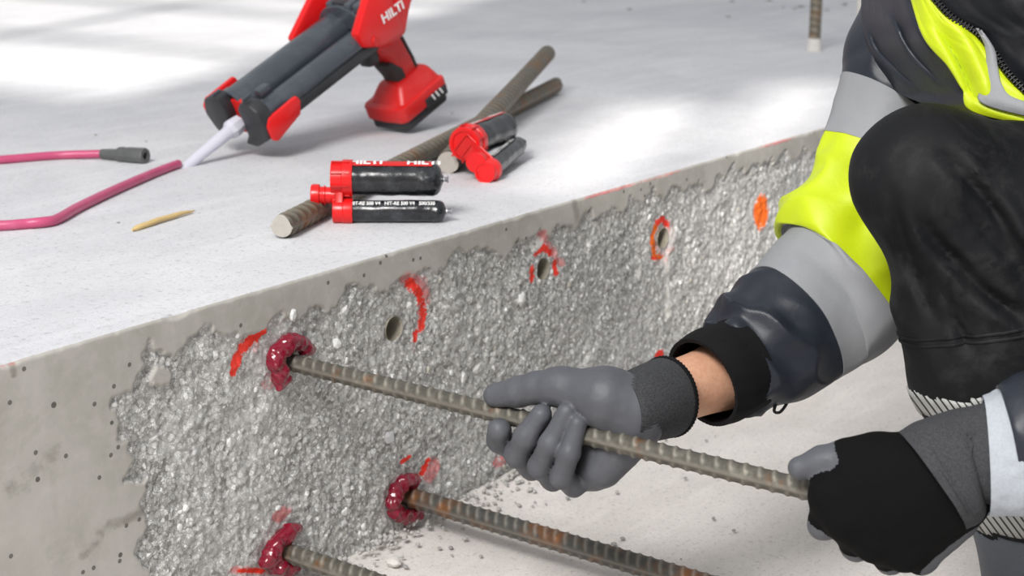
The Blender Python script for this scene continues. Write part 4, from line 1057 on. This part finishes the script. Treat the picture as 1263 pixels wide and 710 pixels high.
# trousers
dirS = nrm(ANK - KNEE); dirT = nrm(HIP_R - KNEE)
S_ = lambda t: KNEE + (ANK - KNEE) * t
pr = [cap(KNEE, KNEE + (HIP_R - KNEE) * .25, .0615, .084), cap(KNEE + (HIP_R - KNEE) * .25, HIP_R, .084, .125), cap(KNEE, S_(.35), .0615, .063), cap(S_(.35), S_(.8), .063, .058), cap(S_(.8), S_(.93), .058, .060),
      cap(S_(.12) + RT * .06, S_(.6) + RT * .05, .065, .062), cap(KNEE + RT * .10 - UP * .05, S_(.5) + RT * .09, .07, .06),
      cap(HIP_L, KNEE_L, .12, .082), cap(KNEE_L, FOOT_L, .078, .062), cap(HIP_R, HIP_L, .125, .125), cap(PEL, PEL + (CHEST - PEL) * .25, .14, .14)]
def tfold(X, Fd):
    q = X.reshape(-1, 3) - KNEE; ax = nrm(dirS * .9 + RT * .35); s = np.stack([q @ ax * .30, q @ nrm(np.cross(ax, FW)), q @ FW * .6], 1)
    r = 1 - np.abs(fbm(s, .07, 2, 91)) * 2.4
    t = (q @ dirS) / np.linalg.norm(ANK - KNEE)
    amp = np.interp(t, [-.2, .0, .12, .5, .9], [.003, .006, .021, .020, .010])
    amp = amp * .45
    d3 = q + KNEE - CAM; dz = d3 @ FW; sx = 631.5 + FPX * (d3 @ RT) / dz; sy = 355 + FPX * (d3 @ DN) / dz
    cr = np.zeros(len(q)); front = np.clip((1.47 - dz) / .03, 0, 1)
    for pts, wd, dp in CREASES:
        K = crom(np.array(pts, float), 24); best = np.full(len(q), 1e9); par = np.zeros(len(q))
        for k in range(23):
            a, b = K[k], K[k + 1]; ab = b - a; t_ = np.clip(((sx - a[0]) * ab[0] + (sy - a[1]) * ab[1]) / (ab @ ab + 1e-9), 0, 1)
            dd = np.hypot(sx - a[0] - t_ * ab[0], sy - a[1] - t_ * ab[1]) / wd
            m_ = dd < best; best[m_] = dd[m_]; par[m_] = k + t_[m_]
        tap = np.clip(par / 7, 0, 1) * np.clip((23 - par) / 5 + .15, 0, 1)
        cr += dp * tap * (np.exp(-best ** 2) - .55 * np.exp(-(best - 1.9) ** 2))
    return (Fd + (cr * front).reshape(Fd.shape) - ((r - .45) * amp).reshape(Fd.shape)).astype(np.float32)
CREASES = [([(1158, 178), (1177, 203), (1224, 260), (1250, 302), (1275, 330)], 9, .011), ([(1096, 222), (1109, 276), (1135, 349), (1168, 410)], 8, .008),
           ([(1120, 250), (1150, 292), (1180, 325), (1222, 366), (1275, 400)], 9, .012), ([(1172, 228), (1200, 262), (1232, 305), (1275, 350)], 7, .009), ([(1140, 330), (1175, 385), (1200, 440)], 8, .007)]
me = sdf_mesh('trousers', [(.035, .0, pr)], .005, 4, tfold, .02)
tV = verts(me).astype(float); tN = normals(me).astype(float)
q4 = np.empty(len(me.polygons) * 4, np.int32); me.polygons.foreach_get('vertices', q4); q4 = q4.reshape(-1, 4)
trs = part('trousers', me, person, M['trouser'])
Lsh = np.linalg.norm(ANK - KNEE); tt = ((tV - KNEE) @ dirS) / Lsh
near = np.linalg.norm(tV - (KNEE + np.clip(tt, 0, 1)[:, None] * (ANK - KNEE)), axis=1) < .16
near &= np.linalg.norm(tV - KNEE_L, axis=1) > .2
tiltv = nrm(np.cross(dirS, FW)); tl = ((tV - KNEE - tt[:, None] * (ANK - KNEE)) @ tiltv)
def shell(name, m, off, mat, label=None, under=.004):
    fq = q4[m[q4].all(1)]; u, inv = np.unique(fq, return_inverse=True); fq = inv.reshape(-1, 4)
    me = mesh_np(name, tV[u] + tN[u] * off, fq)
    o = part(name, me, trs, mat)
    md = o.modifiers.new('thickness', 'SOLIDIFY'); md.thickness = under; md.offset = -1
    if label: o['label'] = label
    return o
def trange(a, b, tilt=0.0):
    v = tt + tl * tilt
    return near & (v > a) & (v < b)
shell('reflective_tape', trange(.385, .44, -.5), .0016, M['stripe'], 'striped reflective tape on the shin')
shell('reflective_tape', trange(.61, .665, -.5), .0016, M['stripe'], 'lower striped reflective tape')
shell('trouser_hem', trange(.665, .95, -.5), .0010, M['hem'], 'slate grey lower hem')
def seam(t0, tilt, half, mat):
    f = q4; v = (tt + tl * tilt - t0); vf = v[f]; keep = near[f].all(1) & (vf.min(1) < 0) & (vf.max(1) > 0)
    VV = []; FF = []
    for k in np.nonzero(keep)[0]:
        cr = []
        for e in range(4):
            i, j = f[k, e], f[k, (e + 1) % 4]
            if (v[i] < 0) != (v[j] < 0):
                w_ = v[i] / (v[i] - v[j]); cr.append((tV[i] * (1 - w_) + tV[j] * w_, tN[i] * (1 - w_) + tN[j] * w_))
        if len(cr) == 2:
            n0 = len(VV)
            for p, nn_ in cr: VV += [p + nn_ * .0004 - dirS * half, p + nn_ * .0018, p + nn_ * .0004 + dirS * half]
            FF += [(n0, n0 + 1, n0 + 4, n0 + 3), (n0 + 1, n0 + 2, n0 + 5, n0 + 4)]
    part('seam', mesh_np('seam', np.array(VV), np.array(FF)), trs, mat)
seam(.27, -.3, .0016, M['trouser']); seam(.282, -.3, .0016, M['trouser'])
# boots
def boot(ank, toe, h=.0065):
    b = [cap(ank, ank + UP * .09, .052, .056), cap(A(ank[0], ank[1], FLOOR + .045), A(toe[0], toe[1], FLOOR + .040), .046, .040), cap(A(*ank) , A(ank[0], ank[1], FLOOR + .045), .050, .046)]
    def flat(X, Fd): return np.maximum(Fd, (FLOOR + .012) - X[..., 2]).astype(np.float32)
    o = part('boot', sdf_mesh('boot', [(.03, 0, b)], h, 2, flat), person, M['boot'])
    s = [cap(A(ank[0], ank[1], FLOOR + .010), A(toe[0], toe[1], FLOOR + .010), .05, .045, (UP, 4.5))]
    part('sole', sdf_mesh('sole', [(0, 0, s)], .004, 1), o, M['zip'])
boot(ANK, ANK - RT * .17 - HD * .05); boot(FOOT_L, FOOT_L + RT * .02 - HD * .0)

# jacket trunk and its open front
pj = [cap(PEL + (CHEST - PEL) * .30 , PEL + (CHEST - PEL) * .62, .155, .150), cap(PEL + (CHEST - PEL) * .62, CHEST - UP * .05, .150, .150), cap(SH_R, SH_L, .085, .085), cap(CHEST, CHEST + UP * .06, .10, .075)]
me = sdf_mesh('jacket_trunk', [(.05, 0, pj)], .009, 3, lambda X, Fd: (Fd + fbm(X.reshape(-1, 3), .09, 2, 14).reshape(Fd.shape) * .006).astype(np.float32))
jt = part('jacket_trunk', me, person, M['navy'])
def patch(name, rows_l, rows_r, nu, nv, bulge, mat, parent, seed, fold=.0, off=0.0, thick=.002, label=None, fdir=(1, 0), creases=()):
    Lc = crom(np.array([P(*p) for p in rows_l]), nu); Rc = crom(np.array([P(*p) for p in rows_r]), nu)
    s = np.linspace(0, 1, nv)[None, :, None]; G = Lc[:, None] * (1 - s) + Rc[:, None] * s
    tcam = -FW
    G = G + tcam * (np.sin(np.linspace(0, pi, nv))[None, :, None] * bulge + off)
    if fold:
        u = np.linspace(0, 1, nu)[:, None] * np.ones(nv)[None]; v = np.linspace(0, 1, nv)[None] * np.ones(nu)[:, None]
        qq = np.stack([u * fdir[0] * .6 + v * fdir[1] * .6, v * fdir[0] * 1.8 - u * fdir[1], 0 * u + seed], -1).reshape(-1, 3)
        r = 1 - np.abs(fbm(qq, .45, 3, seed)) * 2.4
        G = G + tcam * ((r - .4).reshape(nu, nv) * fold)[..., None]
    if creases:
        d3 = G.reshape(-1, 3) - CAM; dz = d3 @ FW; sx = 631.5 + FPX * (d3 @ RT) / dz; sy = 355 + FPX * (d3 @ DN) / dz; add = np.zeros(len(sx))
        for pts, wd, dp in creases:
            K = crom(np.array(pts, float), 30); best = np.full(len(sx), 1e9); par = np.zeros(len(sx))
            for k in range(29):
                a, b = K[k], K[k + 1]; ab = b - a; t_ = np.clip(((sx - a[0]) * ab[0] + (sy - a[1]) * ab[1]) / (ab @ ab + 1e-9), 0, 1)
                dd = np.hypot(sx - a[0] - t_ * ab[0], sy - a[1] - t_ * ab[1]) / wd; m_ = dd < best; best[m_] = dd[m_]; par[m_] = k + t_[m_]
            add += dp * np.clip(par / 7, .1, 1) * np.clip((29 - par) / 7, .1, 1) * (np.exp(-best ** 2) - .6 * np.exp(-(best - 1.9) ** 2))
        G = G - tcam * add.reshape(nu, nv)[..., None]
    me = mesh_np(name, G.reshape(-1, 3), grid_faces(nu, nv)); o = part(name, me, parent, mat)
    md = o.modifiers.new('thickness', 'SOLIDIFY'); md.thickness = thick; md.offset = -1
    if label: o['label'] = label
    return o
Ly = [(1118, -30, 1.52), (1138, 42, 1.51), (1168, 82, 1.50), (1186, 112, 1.495), (1203, 138, 1.485), (1300, 158, 1.46)]
Ry = [(1128, -30, 1.50), (1168, 18, 1.495), (1205, 42, 1.49), (1226, 68, 1.482), (1248, 98, 1.475), (1310, 158, 1.455)]
patch('jacket_side', [(1066, -40, 1.66), (1064, 30, 1.66), (1074, 72, 1.655), (1104, 112, 1.635), (1150, 134, 1.575), (1230, 160, 1.50)], [(1126, -40, 1.525), (1142, 42, 1.515), (1172, 82, 1.505), (1190, 112, 1.50), (1206, 138, 1.49), (1305, 162, 1.465)], 120, 90, .012, M['navy'], jt, 3, .010, fdir=(.45, .75), creases=[([(1078, 18), (1092, 60), (1130, 100), (1180, 126)], 9, .016), ([(1108, 5), (1122, 50), (1150, 85), (1186, 112)], 9, .015), ([(1076, 70), (1110, 108), (1150, 122)], 6, .012), ([(1125, -10), (1140, 40), (1165, 75)], 6, .012)], label='dark folded side of the jacket front')
yp = patch('front_panel', Ly, Ry, 80, 40, .008, M['yellow'], jt, 5, .002, creases=[([(1150, 20), (1178, 62), (1196, 100), (1204, 130)], 8, .008)], label='yellow front panel beside the zip')
patch('reflective_stripe', [(1203, 36, 1.49), (1213, 58, 1.488), (1214, 84, 1.487), (1207, 112, 1.488), (1212, 130, 1.483), (1300, 152, 1.46)], [(1205, 41, 1.489), (1221, 63, 1.485), (1226, 84, 1.482), (1233, 108, 1.477), (1250, 124, 1.472), (1310, 140, 1.456)], 60, 16, .002, M['reflect'], jt, 7, 0, .0085, .002, 'curved grey stripe on the yellow front')
patch('inner_vest', [(1126, -34, 1.505), (1170, 16, 1.50), (1207, 40, 1.494), (1230, 66, 1.486), (1252, 96, 1.478), (1316, 156, 1.46)], [(1330, -60, 1.46), (1350, 0, 1.45), (1370, 40, 1.45), (1390, 90, 1.45), (1400, 120, 1.45), (1420, 190, 1.45)], 70, 50, .018, M['vest'], jt, 9, .006, .003, label='black inner collar beside the zip')
zl = crom(np.array([P(*p) for p in Ry]), 400) - FW * .004
part('zip_tape', tube_mesh('zip_tape', zl, .0022, 8), jt, M['zip'])
bm = bmesh.new(); ar = np.concatenate([[0], np.cumsum(np.linalg.norm(np.diff(zl, axis=0), axis=1))])
pts = np.stack([np.interp(np.arange(0, ar[-1], .0036), ar, zl[:, i]) for i in range(3)], 1)
for a, b in zip(pts[:-1], pts[1:]):
    d = nrm(b - a); s = nrm(np.cross(d, FW)); box_bm(bm, tuple(a - FW * .002 - s * .0008), (.0019, .0062, .003), Matrix((tuple(d), tuple(s), tuple(np.cross(d, s)))).transposed(), .0004, 1)
o = part('zip_teeth', bm_mesh('zip_teeth', bm), jt, M['zip']); o['kind'] = 'stuff'
